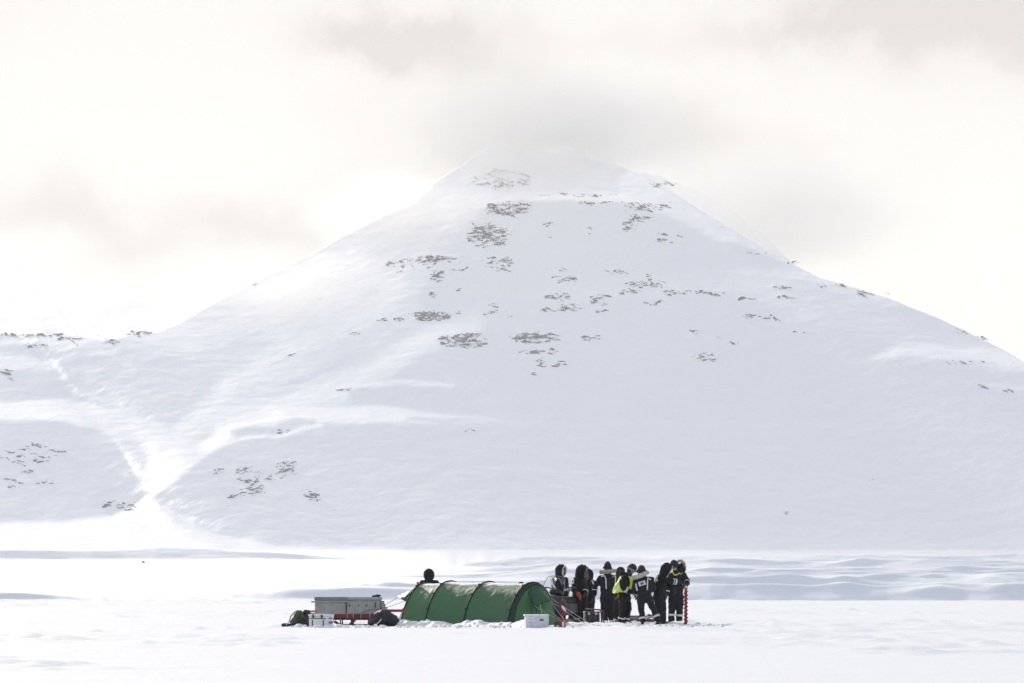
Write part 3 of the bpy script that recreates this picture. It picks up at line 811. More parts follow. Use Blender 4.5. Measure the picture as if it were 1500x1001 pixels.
ARCH = [(-.95, -.06), (-.95, 0), (-.905, .22), (-.83, .46), (-.73, .68), (-.62, .86), (-.50, 1.005), (-.36, 1.115), (-.19, 1.19), (0, 1.215),
        (.17, 1.19), (.32, 1.115), (.44, 1.005), (.54, .86), (.63, .68), (.71, .46), (.77, .22), (.80, 0), (.80, -.06)]
tent_base = pt(587, 155.6, z=0) + Vector((.743, .669, 0)) * .95
tent = thing('tunnel_tent', 'long dark green tunnel tent with four hoops pitched on the snow', 'tent', tent_base, math.radians(-48))
HS = [(0.0, .955), (1.0, 1.0), (2.58, .99), (4.35, .975)]
def arch(s, k, kw=1.0):
    return [Vector((s, t * kw, z * k)) for t, z in ARCH]
def lerp_arch(a, b, n, sag):
    rows = []
    for i in range(n + 1):
        f = i / n
        g = 1 - sag * math.sin(math.pi * f)
        rows.append([Vector((p.x + (q.x - p.x) * f, (p.y + (q.y - p.y) * f) * (1 - .6 * (1 - g)), (p.z + (q.z - p.z) * f) * g)) for p, q in zip(a, b)])
    return rows
for (s0, k0), (s1, k1) in zip(HS[:-1], HS[1:]):
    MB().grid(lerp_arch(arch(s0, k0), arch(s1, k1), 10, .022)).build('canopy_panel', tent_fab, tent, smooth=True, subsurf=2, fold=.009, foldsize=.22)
for s, k in HS:
    a_ = [p * 1.0 for p in arch(s, k)]
    hp = MB().tube([Vector((p.x, p.y * 1.012, p.z * 1.012)) for p in a_], .019, 8).build('pole_sleeve', pole_mat, tent, smooth=True)
    for i in (3, 5, 7):
        p = a_[i]; MB().box((p.x, p.y * 1.025, p.z * 1.025), (.07, .04, .05)).build('clip', pole_mat, hp, bevel=.008)
# rear wall and its awning
rear = [arch(0, .955)]
for f in (.35, .7, 1.0):
    rear.append([Vector((-.62 * f * (1 - (max(p.z, 0) / 1.25) ** 1.5), p.y * (1 - .42 * f), p.z * (1 - .06 * f))) for p in arch(0, .955)])
rear.append([Vector((-.66 * (1 - (max(p.z, 0) / 1.25) ** 1.5), p.y * .04, p.z * .93)) for p in arch(0, .955)])
MB().grid(rear).build('rear_wall', tent_pale, tent, smooth=True)
aw = []
A0 = arch(0, .955)[4:15]
for f in (0, .5, 1.0):
    aw.append([Vector((-.62 * f, p.y * (1 - .28 * f), p.z + (.80 + .10 * (1 - abs(p.y)) - p.z) * f * .8 - .06 * f * (1 - f))) for p in A0])
MB().grid(aw).build('rear_awning', tent_dark, tent, smooth=True, thick=.004)
# front: valance, door wall, awning
fa = arch(4.35, .975)
val = [fa, [Vector((4.45, p.y * .975, p.z * .985)) for p in fa], [Vector((4.47, p.y * .89 + .02, p.z * .93)) for p in fa]]
MB().grid(val).build('front_valance', tent_dark, tent, smooth=True)
door = []
for f in (0, .25, .5, .75, .97):
    door.append([Vector((4.46 + .30 * f * (1 - (max(p.z, 0) / 1.2)) + .03 * math.sin(f * 3), p.y * .89 * (1 - f) + .02, p.z * .93 * (1 - .02 * f))) for p in fa])
dr = MB().grid(door).build('door_panel', tent_door, tent, smooth=True)
MB().tube([(4.50, -.20, 1.04), (4.60, -.30, .62), (4.70, -.34, .30)], .008, 6).build('door_zip', pole_mat, dr)
awn = []
for f in (0, .33, .66, 1.0):
    row = []
    for q, y0, z0, x1, y1, z1 in ((0, -.27, 1.12, 4.82, -.38, .50), (1, -.13, 1.165, 4.90, -.16, .66), (2, 0, 1.18, 4.98, .05, .70), (3, .12, 1.16, 4.90, .22, .66), (4, .24, 1.11, 4.80, .36, .56)):
        row.append(Vector((4.37 + (x1 - 4.37) * f, y0 + (y1 - y0) * f, z0 + (z1 - z0) * f - .03 * math.sin(math.pi * f))))
    awn.append(row)
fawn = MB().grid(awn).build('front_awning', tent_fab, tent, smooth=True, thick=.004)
MB().tube([r_[0] for r_ in awn], .010, 6).tube(awn[-1], .010, 6).build('awning_hem', pole_mat, fawn)
MB().add([(4.80, -.36, .555), (4.86, -.30, .57), (4.83, -.34, .40), (4.80, -.33, .555), (4.85, -.27, .57), (4.83, -.32, .40)],
         [(0, 1, 2), (3, 5, 4), (0, 2, 5, 3), (1, 4, 5, 2), (0, 3, 4, 1)]).build('tie_flap', tent_dark, tent)
# vents on the ridge and a red toggle at the rear hoop
MB().box((3.55, .28, 1.17), (.20, .16, .07), taper=.35).build('ridge_vent', black_plastic, tent, bevel=.01)
MB().box((.02, -.34, 1.15), (.05, .05, .10), rx=.6).build('toggle', red_mat, tent, bevel=.01)
tinv = (Matrix.Translation(tent_base) @ Matrix.Rotation(math.radians(-48), 4, 'Z')).inverted()
def guy(a, b):
    a = tinv @ a if not isinstance(a, tuple) else Vector(a); b = tinv @ b
    pts = []
    for i in range(9):
        f = i / 8; p = a.lerp(b, f); p.z -= .02 * math.sin(math.pi * f); pts.append(p)
    MB().tube(pts, .0085, 5).build('guy_line', rope_mat, tent)
guy((4.98, .05, .70), pt(834, 151.3, z=.02)); guy((4.80, -.36, .56), pt(829, 150.6, z=.12)); guy((4.90, .05, .45), pt(833, 151.2, z=.10))
guy((4.86, .22, .66), pt(861, 154.0, z=.03)); guy((4.40, .50, .82), pt(866, 156.5, z=.03))
guy((-.62, -.45, .82), pt(562, 156.5, z=.55)); guy((-.62, .35, .85), pt(556, 158.0, z=.42))
guy((1.0, .62, .72), pt(700, 160.5, z=.02)); guy((2.58, .62, .72), pt(772, 160.0, z=.02))
# ------------------------------------------------------------------ people
frng = random.Random(11)
hair_mat = mat('dark_brown_hair', (.022, .016, .012), rough=.7, noise=.4, nscale=30)
class Person:
    def __init__(self, D, px0, label, suit=suit_mat, cat='person'):
        self.D, self.px0 = D, px0
        self.base = pt(px0, D, z=0)
        self.root = thing('person', label, cat, self.base, 0, 'people standing round the camp')
        self.suit_m = suit
    def J(self, px, py, dy=0.0):
        d = self.D
        return Vector(((px - self.px0) / FPX * d, dy, EYE + (HOR - py) / FPX * d))
    def grow(self, head, face, neck, shl, shr, ell, elr, hal, har, hpl, hpr, knl, knr, anl, anr, bulk=1.0, head_r=.105, leg_bulk=1.0, fold=.017):
        """one continuous body, then the suit that follows it; everything in metres round the base point"""
        face = face.normalized(); self.face = face; self.head = head; self.neck = neck
        side = face.cross(Vector((0, 0, 1))).normalized()
        upv = side.cross(face).normalized()
        rot = Matrix((side, face, upv)).transposed()
        self.rot = rot
        pel = (hpl + hpr) / 2; ch = (shl + shr) / 2
        foot = {}
        b = MB()
        b.ell(head, (head_r * .76, head_r * .95, head_r * 1.12), 14, 10, rot)
        b.ell(head + face * .030 - upv * .055, (head_r * .56, head_r * .62, head_r * .60), 12, 8, rot)          # jaw
        b.ell(head + face * (head_r * .97) - upv * .018, (.013, .020, .024), 8, 6, rot)                          # nose
        b.ell(head + face * (head_r * .78) + upv * .012, (.048, .018, .012), 8, 6, rot)                          # brow
        b.ell(head + face * (head_r * .86) - upv * .058, (.024, .012, .009), 8, 6, rot)                          # lips
        for s_ in (-1, 1):
            b.ell(head + side * s_ * head_r * .76 - upv * .01, (.010, .022, .030), 8, 6, rot)                    # ears
        b.cap(neck, head - upv * .05, .058, .055)
        b.cap(pel, ch, .085, .095); b.cap(shl, shr, .06, .06); b.cap(hpl, hpr, .085, .085); b.cap(ch, neck, .07, .055)
        for a0, a1, a2 in ((shl, ell, hal), (shr, elr, har)):
            b.cap(a0, a1, .046, .036); b.cap(a1, a2, .036, .026)
        for a0, a1, a2 in ((hpl, knl, anl), (hpr, knr, anr)):
            b.cap(a0, a1, .072, .052); b.cap(a1, a2, .050, .036)
        self.body = b.build('body', skin_mat, self.root, voxel=.016, smoothit=2)
        s = MB()
        w = bulk
        s.cap(shl, shr, .098 * w, .098 * w); s.cap(hpl, hpr, .125 * w, .125 * w)
        mid = (pel * .5 + ch * .5)
        sx = (shr - shl) * .22; hx_ = (hpr - hpl) * .30
        s.cap(ch - sx - Vector((0, 0, .05)), pel - hx_ + Vector((0, 0, .06)), .135 * w, .128 * w)
        s.cap(ch + sx - Vector((0, 0, .05)), pel + hx_ + Vector((0, 0, .06)), .135 * w, .128 * w)
        s.cap(ch - Vector((0, 0, .04)), mid, .15 * w, .14 * w); s.cap(ch, neck + (head - neck) * .15, .10 * w, .085 * w)
        for a0, a1, a2 in ((shl, ell, hal), (shr, elr, har)):
            s.cap(a0, a1, .088 * w, .072 * w); s.cap(a1, a1 + (a2 - a1) * .86, .072 * w, .058 * w)
        lb = leg_bulk
        for a0, a1, a2 in ((hpl, knl, anl), (hpr, knr, anr)):
            s.cap(a0, a1, .118 * lb, .092 * lb); s.cap(a1, a2, .090 * lb, .082 * lb)
        self.suit = s.build('suit', self.suit_m, self.root, voxel=.017, smoothit=5, fold=fold, foldsize=.12)
        self.limbs = dict(ul=(shl, ell, .088 * w, .072 * w), ur=(shr, elr, .088 * w, .072 * w), fl=(ell, hal, .072 * w, .058 * w), fr=(elr, har, .072 * w, .058 * w),
                          tl=(hpl, knl, .118 * lb, .092 * lb), tr=(hpr, knr, .118 * lb, .092 * lb), cl=(knl, anl, .090 * lb, .082 * lb), cr=(knr, anr, .090 * lb, .082 * lb))
        dg = bpy.context.evaluated_depsgraph_get()
        me = self.suit.data
        self.bvh = BVHTree.FromPolygons([v.co.copy() for v in me.vertices], [tuple(p.vertices) for p in me.polygons])
        return self
    def boots(self, dirs, anl, anr):
        for an, d in ((anl, dirs[0]), (anr, dirs[1])):
            d = Vector(d).normalized()
            g = Vector((an.x, an.y, max(an.z - .13, .045)))
            m = MB().cap(g - d * .06, g + d * .16, .058, .050).cap(Vector((an.x, an.y, an.z)), g - d * .02, .068, .06)
            m.box((g.x + d.x * .05, g.y + d.y * .05, g.z - .038), (.30, .11, .030), math.atan2(d.y, d.x))
            m.build('boot', boot_mat, self.root, voxel=.013, smoothit=2)
        return self
    def glove(self, elbow, hand, material=glove_mat, curl=.5, thumb=None, name='glove', k=1.12):
        d = (hand - elbow).normalized()
        t = Vector(thumb) if thumb else Vector((0, -1, .2))
        t = (t - d * t.dot(d)).normalized()
        n = d.cross(t).normalized()
        m = MB()
        m.cap(hand - d * .07, hand, .050 * k, .040 * k)                                     # cuff
        for i, ln_ in enumerate((.082, .092, .086, .068)):
            o = t * (.030 - .020 * i) * k
            k0 = hand + d * .015 + o
            k1 = hand + d * .085 * k + o * 1.05
            k2 = k1 + (d * math.cos(curl) + n * math.sin(curl)) * ln_ * .52 * k
            k3 = k2 + (d * math.cos(curl * 2.1) + n * math.sin(curl * 2.1)) * ln_ * .48 * k
            m.cap(k0, k1, .019 * k, .0165 * k, 8).cap(k1, k2, .0150 * k, .0138 * k, 8).cap(k2, k3, .0138 * k, .0115 * k, 8)
        th0 = hand + d * .022 + t * .030; th1 = th0 + (t * .7 + d * .6).normalized() * .045 * k; th2 = th1 + (d * .9 + t * .15 + n * .3).normalized() * .040 * k
        m.cap(th0, th1, .019 * k, .017 * k, 8).cap(th1, th2, .016 * k, .013 * k, 8)
        return m.build(name, material, self.root, voxel=.0085, smoothit=1)
    def band(self, limb, f, width=.05, name='reflective_band', material=reflect_mat, grow=1.07):
        a, b, r1, r2 = self.limbs[limb]
        c = a.lerp(b, f); d = (b - a).normalized(); r = (r1 + (r2 - r1) * min(f, 1)) * grow + .004
        pts = [c - d * width / 2, c - d * width * .25, c + d * width * .25, c + d * width / 2]
        return MB().tube(pts, [r * .99, r, r, r * .99], 18, caps=False).build(name, material, self.root, smooth=True, thick=.006)
    def on_suit(self, x, z, off=.007):
        h = self.bvh.ray_cast(Vector((x, -4, z)), Vector((0, 1, 0)))
        if h[0] is None:
            n_ = self.bvh.find_nearest(Vector((x, -.2, z)))
            return n_[0] + Vector((0, -off, 0))
        return h[0] + Vector((0, -off, 0)) + h[1] * off * .3
    def tape(self, pix, width, name='reflective_stripe', material=reflect_mat, off=.008):
        """a strip of tape laid on the suit along photo pixels, as sewn on"""
        P2 = [self.J(*q) for q in pix]
        pts = []
        for a, b in zip(P2[:-1], P2[1:]):
            n = max(2, int((b - a).length / .03))
            pts += [a.lerp(b, i / n) for i in range(n)]
        pts.append(P2[-1])
        rows = []
        for i, p in enumerate(pts):
            d = (pts[min(i + 1, len(pts) - 1)] - pts[max(i - 1, 0)]); d.y = 0; d.normalize()
            nrm_ = Vector((-d.z, 0, d.x))
            rows.append([self.on_suit(p.x + nrm_.x * width * k, p.z + nrm_.z * width * k, off) for k in (-.5, 0, .5)])
        return MB().grid(rows).build(name, material, self.root, smooth=True, thick=.006)
    def hood(self, c, r, face=None, open_deg=118, fur=fur_dark, fur_r=.026, tufts=170, material=None, stretch=1.12):
        f = (face or self.face).normalized()
        side = f.cross(Vector((0, 0, 1))).normalized(); up = side.cross(f).normalized()
        rows = []
        n = 20
        for i in range(13):
            th = math.radians(open_deg) * i / 12
            rr = r * math.sin(th) * (1 + .05 * math.sin(i * 2.1)); zz = -r * math.cos(th) * (1.12 if th > 1.57 else 1)
            row = []
            for k in range(n + 1):
                ph = 2 * math.pi * k / n
                w = 1 + .05 * mnoise.noise(Vector((math.cos(ph) * 2, math.sin(ph) * 2, i * .4)) + c * 3)
                row.append(c + f * zz * w + side * math.cos(ph) * rr * w * .94 + up * math.sin(ph) * rr * w * stretch)
            rows.append(row)
        nb = self.neck + (self.head - self.neck) * .1
        self.neck_cloth = MB().cap(c - f * r * .30 - up * r * .35, nb - f * .02, r * .72, r * .78).build('hood_neck', material or self.suit_m, self.root, voxel=.018, smoothit=3, fold=.010)
        h = MB().grid(rows).build('hood', material or self.suit_m, self.root, smooth=True, thick=.02)
        th = math.radians(open_deg); rr = r * math.sin(th); zz = -r * math.cos(th) * 1.12
        path = [c + f * (zz + .004) + side * math.cos(2 * math.pi * k / 24) * rr * .95 + up * math.sin(2 * math.pi * k / 24) * rr * stretch for k in range(25)]
        if fur:
            m = MB().tube(path, fur_r, 7); spiky(m, path, fur_r, tufts * 3, .026, frng)
            m.build('fur_trim', fur, h)
        return h
    def collar(self, pix, r, fur, tufts=200, dy=None):
        pts = []
        for px, py, d in pix:
            pts.append(self.J(px, py, d))
        fine = []
        for a, b in zip(pts[:-1], pts[1:]):
            for i in range(4): fine.append(a.lerp(b, i / 4))
        fine.append(pts[-1])
        m = MB().tube(fine, [r * (.6 + .4 * math.sin(math.pi * (i + .5) / len(fine))) for i in range(len(fine))], 8)
        spiky(m, fine, r, tufts * 3, .030, frng)
        return m.build('fur_collar', fur, self.root)
    def beanie(self, material, band=None, peak=0.0, size=1.0, pompom=False):
        h_ = .105
        MB().ell(self.head - self.face * .030 - self.rot.col[2] * .012, (h_ * .84, h_ * .92, h_ * 1.08), 14, 10, self.rot).build('hair', hair_mat, self.root, smooth=True, fold=.006, foldsize=.03)
        c, rot, f = self.head, self.rot, self.face
        up = rot.col[2]
        rows = []
        n = 18
        R_ = (.096 * size, .118 * size, .135 * size)
        for i in range(9):
            a = math.radians(-12 + 102 * i / 8)
            row = []
            for k in range(n + 1):
                ph = 2 * math.pi * k / n
                q = Vector((R_[0] * math.cos(a) * math.cos(ph), R_[1] * math.cos(a) * math.sin(ph), R_[2] * math.sin(a) + (peak * max(0, math.sin(a)) ** 6) + .018))
                row.append(c + rot @ q)
            rows.append(row)
        h = MB().grid(rows).build('beanie', material, self.root, smooth=True, thick=.012)
        path = [c + rot @ Vector((R_[0] * 1.03 * math.cos(2 * math.pi * k / n), R_[1] * 1.03 * math.sin(2 * math.pi * k / n), .005)) for k in range(n + 1)]
        MB().tube(path, .026, 8).build('brim', band or material, h, smooth=True)
        if pompom:
            MB().ell(c + up * (.17 * size), .035).build('pompom', band or material, h, smooth=True, fold=.01, foldsize=.03)
        return h
    def neck_warmer(self, r=.085):
        a = self.neck - (self.head - self.neck) * .35; b_ = self.head - (self.head - self.neck) * .42 - self.face * .01
        return MB().cap(a, b_, r * 1.15, r).build('neck_warmer', beanie_mat, self.root, voxel=.014, smoothit=2)
    def goggles(self, strap=True):
        c, rot = self.head, self.rot
        rows = []
        for z in (-.030, 0, .030):
            rows.append([c + rot @ Vector((.092 * math.sin(a), .030 + .085 * math.cos(a), z + .012)) for a in [math.radians(t) for t in range(-70, 71, 14)]])
        return MB().grid(rows).build('goggles', goggle_mat, self.root, smooth=True, thick=.022)

# -- behind the tent, seen from the chest up
p = Person(163.5, 628, 'person in dark clothes seen from behind over the back of the tent')
J = p.J
p.grow(J(628, 841.5, .02), Vector((.1, 1, -.1)), J(628, 849.5, .03), J(619, 854.8, .04), J(638.5, 854.8, .03), J(613.5, 872, .12), J(644, 872, .1), J(622, 880, .34), J(636, 880, .34),
       J(624, 884), J(633, 884), J(623, 899, .05), J(634, 899, .05), J(622, 908, 0), J(635, 908, 0), bulk=1.05)
p.boots([(0, 1, 0), (0, 1, 0)], J(622, 908), J(635, 908)); p.glove(J(613.5, 872, .12), J(622, 880, .34)); p.glove(J(644, 872, .1), J(636, 880, .34))
p.hood(J(628, 842.3, .0), .152, Vector((.15, 1, -.1)), 112, fur_dark)

# -- far left of the group, hood up, looking right
p = Person(165, 821, 'person in black hooded suit standing beside the snowmobile right of the tent')
J = p.J
anl, anr = J(819.5, 908), J(825, 908.5, -.05)
p.grow(J(822, 836.5, -.02), Vector((.9, -.42, -.12)), J(820.5, 845.5), J(812.5, 850, .12), J(828, 850.5, -.12), J(811, 863, .05), J(830.5, 864, -.15), J(817, 867, -.2), J(830.2, 875.5, -.22),
       J(817.5, 876, .06), J(824.5, 876, -.06), J(818.5, 892, .06), J(825, 892, -.08), anl, anr, bulk=1.0)
p.boots([(1, -.4, 0), (1, -.5, 0)], anl, anr); p.glove(J(811, 863, .05), J(817, 867, -.2)); p.glove(J(830.5, 864, -.15), J(830.2, 875.5, -.22))
p.hood(J(821.4, 836, .0), .160, None, 128, fur_pale, .020)
p.tape([(812, 850.5), (815, 847.5), (819, 845.8)], .045); p.tape([(808.5, 851), (810.5, 857), (813, 861)], .05)
p.tape([(819.5, 847), (822, 853), (824.5, 855.5), (827, 853), (827.5, 849)], .018, 'drawstring', pale_rope)
p.band('fr', .12, .04); p.band('fl', .6, .04)

# -- second: bulky hooded figure with an orange glove
p = Person(162.8, 849, 'hooded person in bulky black suit wearing an orange glove')
J = p.J
anl, anr = J(847, 908, .0), J(853, 908.5, -.06)
p.grow(J(853, 839, -.02), Vector((.95, -.2, -.25)), J(849.5, 847), J(843, 851.5, -.16), J(854, 851, .14), J(840.5, 864, -.24), J(858, 863, .02), J(845.3, 869.5, -.33), J(856, 871, -.25),
       J(845.5, 876, -.05), J(852.5, 876, .05), J(846, 892, -.07), J(853, 892, .02), anl, anr, bulk=1.24, leg_bulk=1.42)
p.boots([(1, -.3, 0), (1, -.3, 0)], anl, anr)
p.glove(J(840.5, 864, -.24), J(845.3, 869.5, -.33), orange_glove, .3, (.4, -.8, .5), 'orange_glove', 1.5); p.glove(J(858, 863, .02), J(856, 871, -.25), curl=.8)
p.hood(J(852.2, 837.3), .175, None, 130, fur_dark, .022)
p.tape([(839, 848), (838.8, 855.5)], .07, 'sleeve_badge', badge_mat); p.tape([(838.6, 850), (838.5, 853)], .03, 'badge_print', print_mat, .016)
p.band('cl', .84, .05); p.band('fr', .55, .045)

# -- third: half hidden behind the second
p = Person(165.6, 862.5, 'person in black half hidden behind the figure with the orange glove')
J = p.J
anl, anr = J(859, 908, 0), J(866, 908, 0)
p.grow(J(861.5, 842, 0), Vector((-.75, -.6, -.25)), J(862, 850), J(856, 854, -.08), J(868.5, 854, .06), J(857, 866, -.2), J(870.5, 866, 0), J(857, 873, -.42), J(868, 877, -.16),
       J(859, 878), J(866, 878), J(859, 893, -.03), J(866.3, 893, -.03), anl, anr, bulk=.98)
p.boots([(-.5, -1, 0), (-.5, -1, 0)], anl, anr); p.glove(J(857, 866, -.2), J(857, 873, -.42), curl=.9); p.glove(J(870.5, 866, 0), J(868, 877, -.16))
p.hood(J(861.6, 841.6, .0), .150, None, 128, fur_dark, .024)
p.tape([(866, 849), (868.3, 853), (869.5, 857)], .03); p.band('fl', .7, .035)
MB().box((J(856, 875, -.50)), (.075, .03, .13), .3).build('phone', blue_plastic, p.root, bevel=.006)

# -- fourth: back to the camera, fur collar, pointed cap
p = Person(161.8, 889.5, 'person seen from behind in black suit with brown fur collar and pointed black cap', suit_mat2)
J = p.J
anl, anr = J(886.5, 909, -.05), J(895.2, 908, .08)
p.grow(J(890, 832.5, .03), Vector((.25, 1, -.2)), J(890, 842, .02), J(879.5, 848, 0), J(901, 847, .02), J(872.2, 859, .05), J(907, 860, .06), J(870.7, 873, .06), J(905, 872, .24),
       J(885, 876), J(895, 876), J(884.8, 892, .02), J(895.6, 892, .06), anl, anr, bulk=1.06, leg_bulk=1.06)
p.boots([(-.1, 1, 0), (.3, 1, 0)], anl, anr); p.glove(J(872.2, 859, .05), J(870.7, 873, .06), curl=.75); p.glove(J(907, 860, .06), J(905, 872, .24))
p.beanie(beanie_mat, peak=.03, size=1.12)
p.collar([(879.5, 838.5, -.05), (884, 838, -.14), (889, 837.5, -.19), (895, 837, -.17), (901, 836.5, -.08)], .054, fur_mat)
p.neck_warmer(.098)
p.tape([(880.5, 843.5), (885, 841.8), (887.3, 848), (887.6, 856), (888, 863)], .034); p.tape([(898.5, 841), (901.5, 845), (901.5, 853), (900, 861)], .030)
p.tape([(891.5, 846), (899, 845.5)], .11, 'back_panel', glove_mat); p.band('fl', .35, .02)

# -- fifth: almost hidden between the fourth and the one in the vest
p = Person(166.5, 905, 'person in black almost hidden between the fur collar and the yellow vest')
J = p.J
anl, anr = J(901.5, 908, 0), J(907.5, 908, .02)
p.grow(J(908.7, 838, 0), Vector((.8, .5, -.2)), J(907.3, 846), J(900, 850, .1), J(911.5, 850, -.05), J(899, 863, .1), J(912, 864, 0), J(905, 872, -.05), J(914, 872, .1),
       J(902, 876), J(908, 876), J(902.5, 892), J(908, 892), anl, anr, bulk=.95)
p.boots([(.7, .7, 0), (.7, .7, 0)], anl, anr); p.glove(J(899, 863, .1), J(905, 872, -.05)); p.glove(J(912, 864, 0), J(914, 872, .1))
p.hood(J(908.6, 838, .0), .130, None, 128, None)

# -- sixth: yellow vest, bent to the right
p = Person(157.6, 915, 'person bending forward in a yellow high visibility vest and brown cap')
J = p.J
anl, anr = J(909.5, 909.5, -.08), J(916.5, 909.8, .08)
p.grow(J(925.2, 834.6, -.02), Vector((.9, -.15, -.45)), J(920.5, 842.5), J(914.5, 847.5, -.17), J(917.5, 847.5, .15), J(915.2, 862.5, -.28), J(925, 861, .12), J(924.6, 868.5, -.22), J(929.5, 870, .06),
       J(911.5, 877, -.09), J(917.5, 877, .09), J(912.5, 893, -.09), J(921, 892.5, .08), anl, anr, bulk=1.06, leg_bulk=1.0)
p.boots([(.3, -1, 0), (.7, -.5, 0)], anl, anr); p.glove(J(915.2, 862.5, -.28), J(924.6, 868.5, -.22), curl=.4); p.glove(J(925, 861, .12), J(929.5, 870, .06), curl=.4)
p.beanie(beanie_brown, knit_grey, size=1.1)
MB().cap(J(922.3, 840, -.01), J(920, 845, 0), .085, .105).build('neck_tube', buff_mat, p.root, voxel=.014, smoothit=2)
MB().ell(J(912.5, 840.5, .05), (.10, .11, .075)).ell(J(909.5, 838.6, .05), (.05, .06, .06)).build('folded_hood', p.suit_m, p.root, voxel=.014, smoothit=2, fold=.01)
# the vest: cloth wrapped round the torso outside the suit, open at the arm
def vest(p, J):
    ch = J(917, 846.5); wa = J(911.5, 868.5)
    rows = []
    for i in range(43):
        f = i / 42
        c = J(917.4, 844.5).lerp(J(910.0, 868.5), f)
        row = []
        for k in range(97):
            a = 2 * math.pi * k / 96
            rx = .155 + .085 * math.sin(min(1, f * 1.1) * math.pi * .55); ry = .205 + .055 * f
            wob = .012 * math.sin(a * 5 + f * 7)
            q = c + Vector(((rx + wob) * math.cos(a), (ry + wob) * math.sin(a), .02 * math.sin(a * 3)))
            row.append(q)
        rows.append(row)
    m = MB()
    n = 97
    vs = [q for r_ in rows for q in r_]; fs = []
    for i in range(42):
        for k in range(96):
            c_ = (rows[i][k] + rows[i + 1][k + 1]) / 2
            # arm hole on the camera side
            a_ = p.limbs['ul']
            e_ = (c_ - (J(914.8, 853.5, -.25)))
            if c_.y < 0 and (e_.x / .145) ** 2 + (e_.z / .25) ** 2 < 1: continue
            fs.append((i * n + k, i * n + k + 1, (i + 1) * n + k + 1, (i + 1) * n + k))
    m.add(vs, fs)
    v = m.build('safety_vest', vest_mat, p.root, smooth=True, thick=.012)
    s2 = MB()
    for i0 in (26, 27, 28, 33, 34, 35):
        for k in range(96):
            fs2 = []
            a0, a1 = rows[i0][k], rows[i0][k + 1]; b0, b1 = rows[i0 + 1][k], rows[i0 + 1][k + 1]
            c_ = (a0 + b1) / 2; e_ = (c_ - (J(914.8, 853.5, -.25)))
            if c_.y < 0 and (e_.x / .145) ** 2 + (e_.z / .25) ** 2 < 1: continue
            out = lambda q: q + Vector((q.x - c_ctr.x, q.y - c_ctr.y, 0)).normalized() * .012
            c_ctr = J(917.4, 844.5).lerp(J(910.0, 868.5), i0 / 42)
            s2.add([out(a0), out(a1), out(b1), out(b0)], [(0, 1, 2, 3)])
    s2.build('reflective_stripe', reflect_mat, v, smooth=True)
vest(p, J)
p.band('fl', .18, .06); p.band('cl', .80, .045); p.band('cr', .80, .045); p.band('fr', .55, .05)
MB().tube([J(904.5, 868, -.12), J(905.8, 874, -.16), J(907.5, 881, -.14), J(909.5, 890, -.12)], [.022, .020, .018, .012], 6).build('hanging_strap', orange_strap, p.root)
p.tape([(908.5, 846), (910, 849)], .02)

# -- seventh: back to the camera, printed back panel, legs apart
p = Person(156.8, 944, 'person seen from behind with white printed back panel and pale fur collar', suit_mat2)
J = p.J
anl, anr = J(941.8, 909.5, -.05), J(963.8, 908.5, -.02)
p.grow(J(939.8, 837.3, .06), Vector((-.05, 1, -.35)), J(941, 845.5, .04), J(931.5, 852.5, 0), J(953.5, 849.5, .02), J(928.5, 864, .10), J(957.5, 862, .10), J(934, 870, .32), J(951, 869, .34),
       J(938.8, 877), J(949.8, 877), J(939.3, 893, .05), J(957, 892, .05), anl, anr, bulk=1.05, leg_bulk=1.0)
p.boots([(-.1, 1, 0), (.4, .9, 0)], anl, anr); p.glove(J(928.5, 864, .10), J(934, 870, .32)); p.glove(J(957.5, 862, .10), J(951, 869, .34))
p.beanie(beanie_blue, size=1.18)
p.collar([(926.5, 846.5, -.02), (930.5, 845.8, -.12), (935, 844.2, -.19), (940, 842.5, -.20), (945, 840, -.12), (948.5, 838.5, 0)], .056, fur_pale, 240)
p.neck_warmer(.098)
p.tape([(935.2, 856), (945.4, 853.3)], .125, 'back_patch', badge_mat); p.tape([(938, 855.6), (942.6, 854.2)], .050, 'patch_print', print_mat, .018)
p.tape([(931.3, 855), (932.2, 860.5), (933.3, 865.5)], .034); p.tape([(953.5, 849.5), (949, 846.8), (948.3, 852), (948, 864.5)], .032)
p.band('cl', .80, .058); p.band('cr', .66, .058); p.band('fl', .75, .05)

# -- eighth: hood up, reaching out to the auger
p = Person(157.6, 968, 'hooded person with white sleeve badge leaning towards the red auger')
J = p.J
anl, anr = J(966.5, 909, .02), J(971.5, 909, .12)
p.grow(J(977.4, 834.5, 0), Vector((.85, .1, -.5)), J(972, 842.5, 0), J(966.3, 847.5, -.12), J(971, 846.5, .15), J(979, 850.8, -.22), J(978, 855, .2), J(992.5, 852.8, -.16), J(986, 862, .1),
       J(963, 876, -.06), J(969, 876, .07), J(966, 893, -.04), J(971.5, 893, .08), anl, anr, bulk=1.12, leg_bulk=1.05)
p.boots([(1, 0, 0), (1, .1, 0)], anl, anr); p.glove(J(979, 850.8, -.22), J(992.5, 852.8, -.16), curl=.6); p.glove(J(978, 855, .2), J(986, 862, .1))
p.hood(J(976.3, 833.6), .158, None, 128, fur_mat, .018)
p.tape([(961, 842.5), (960.3, 849)], .080, 'sleeve_badge', badge_mat); p.tape([(960.7, 844.3), (960.4, 847)], .035, 'badge_print', print_mat, .018); p.tape([(959, 851), (963.5, 850.2)], .045)
p.band('fl', .80, .045); p.band('fl', .55, .02)

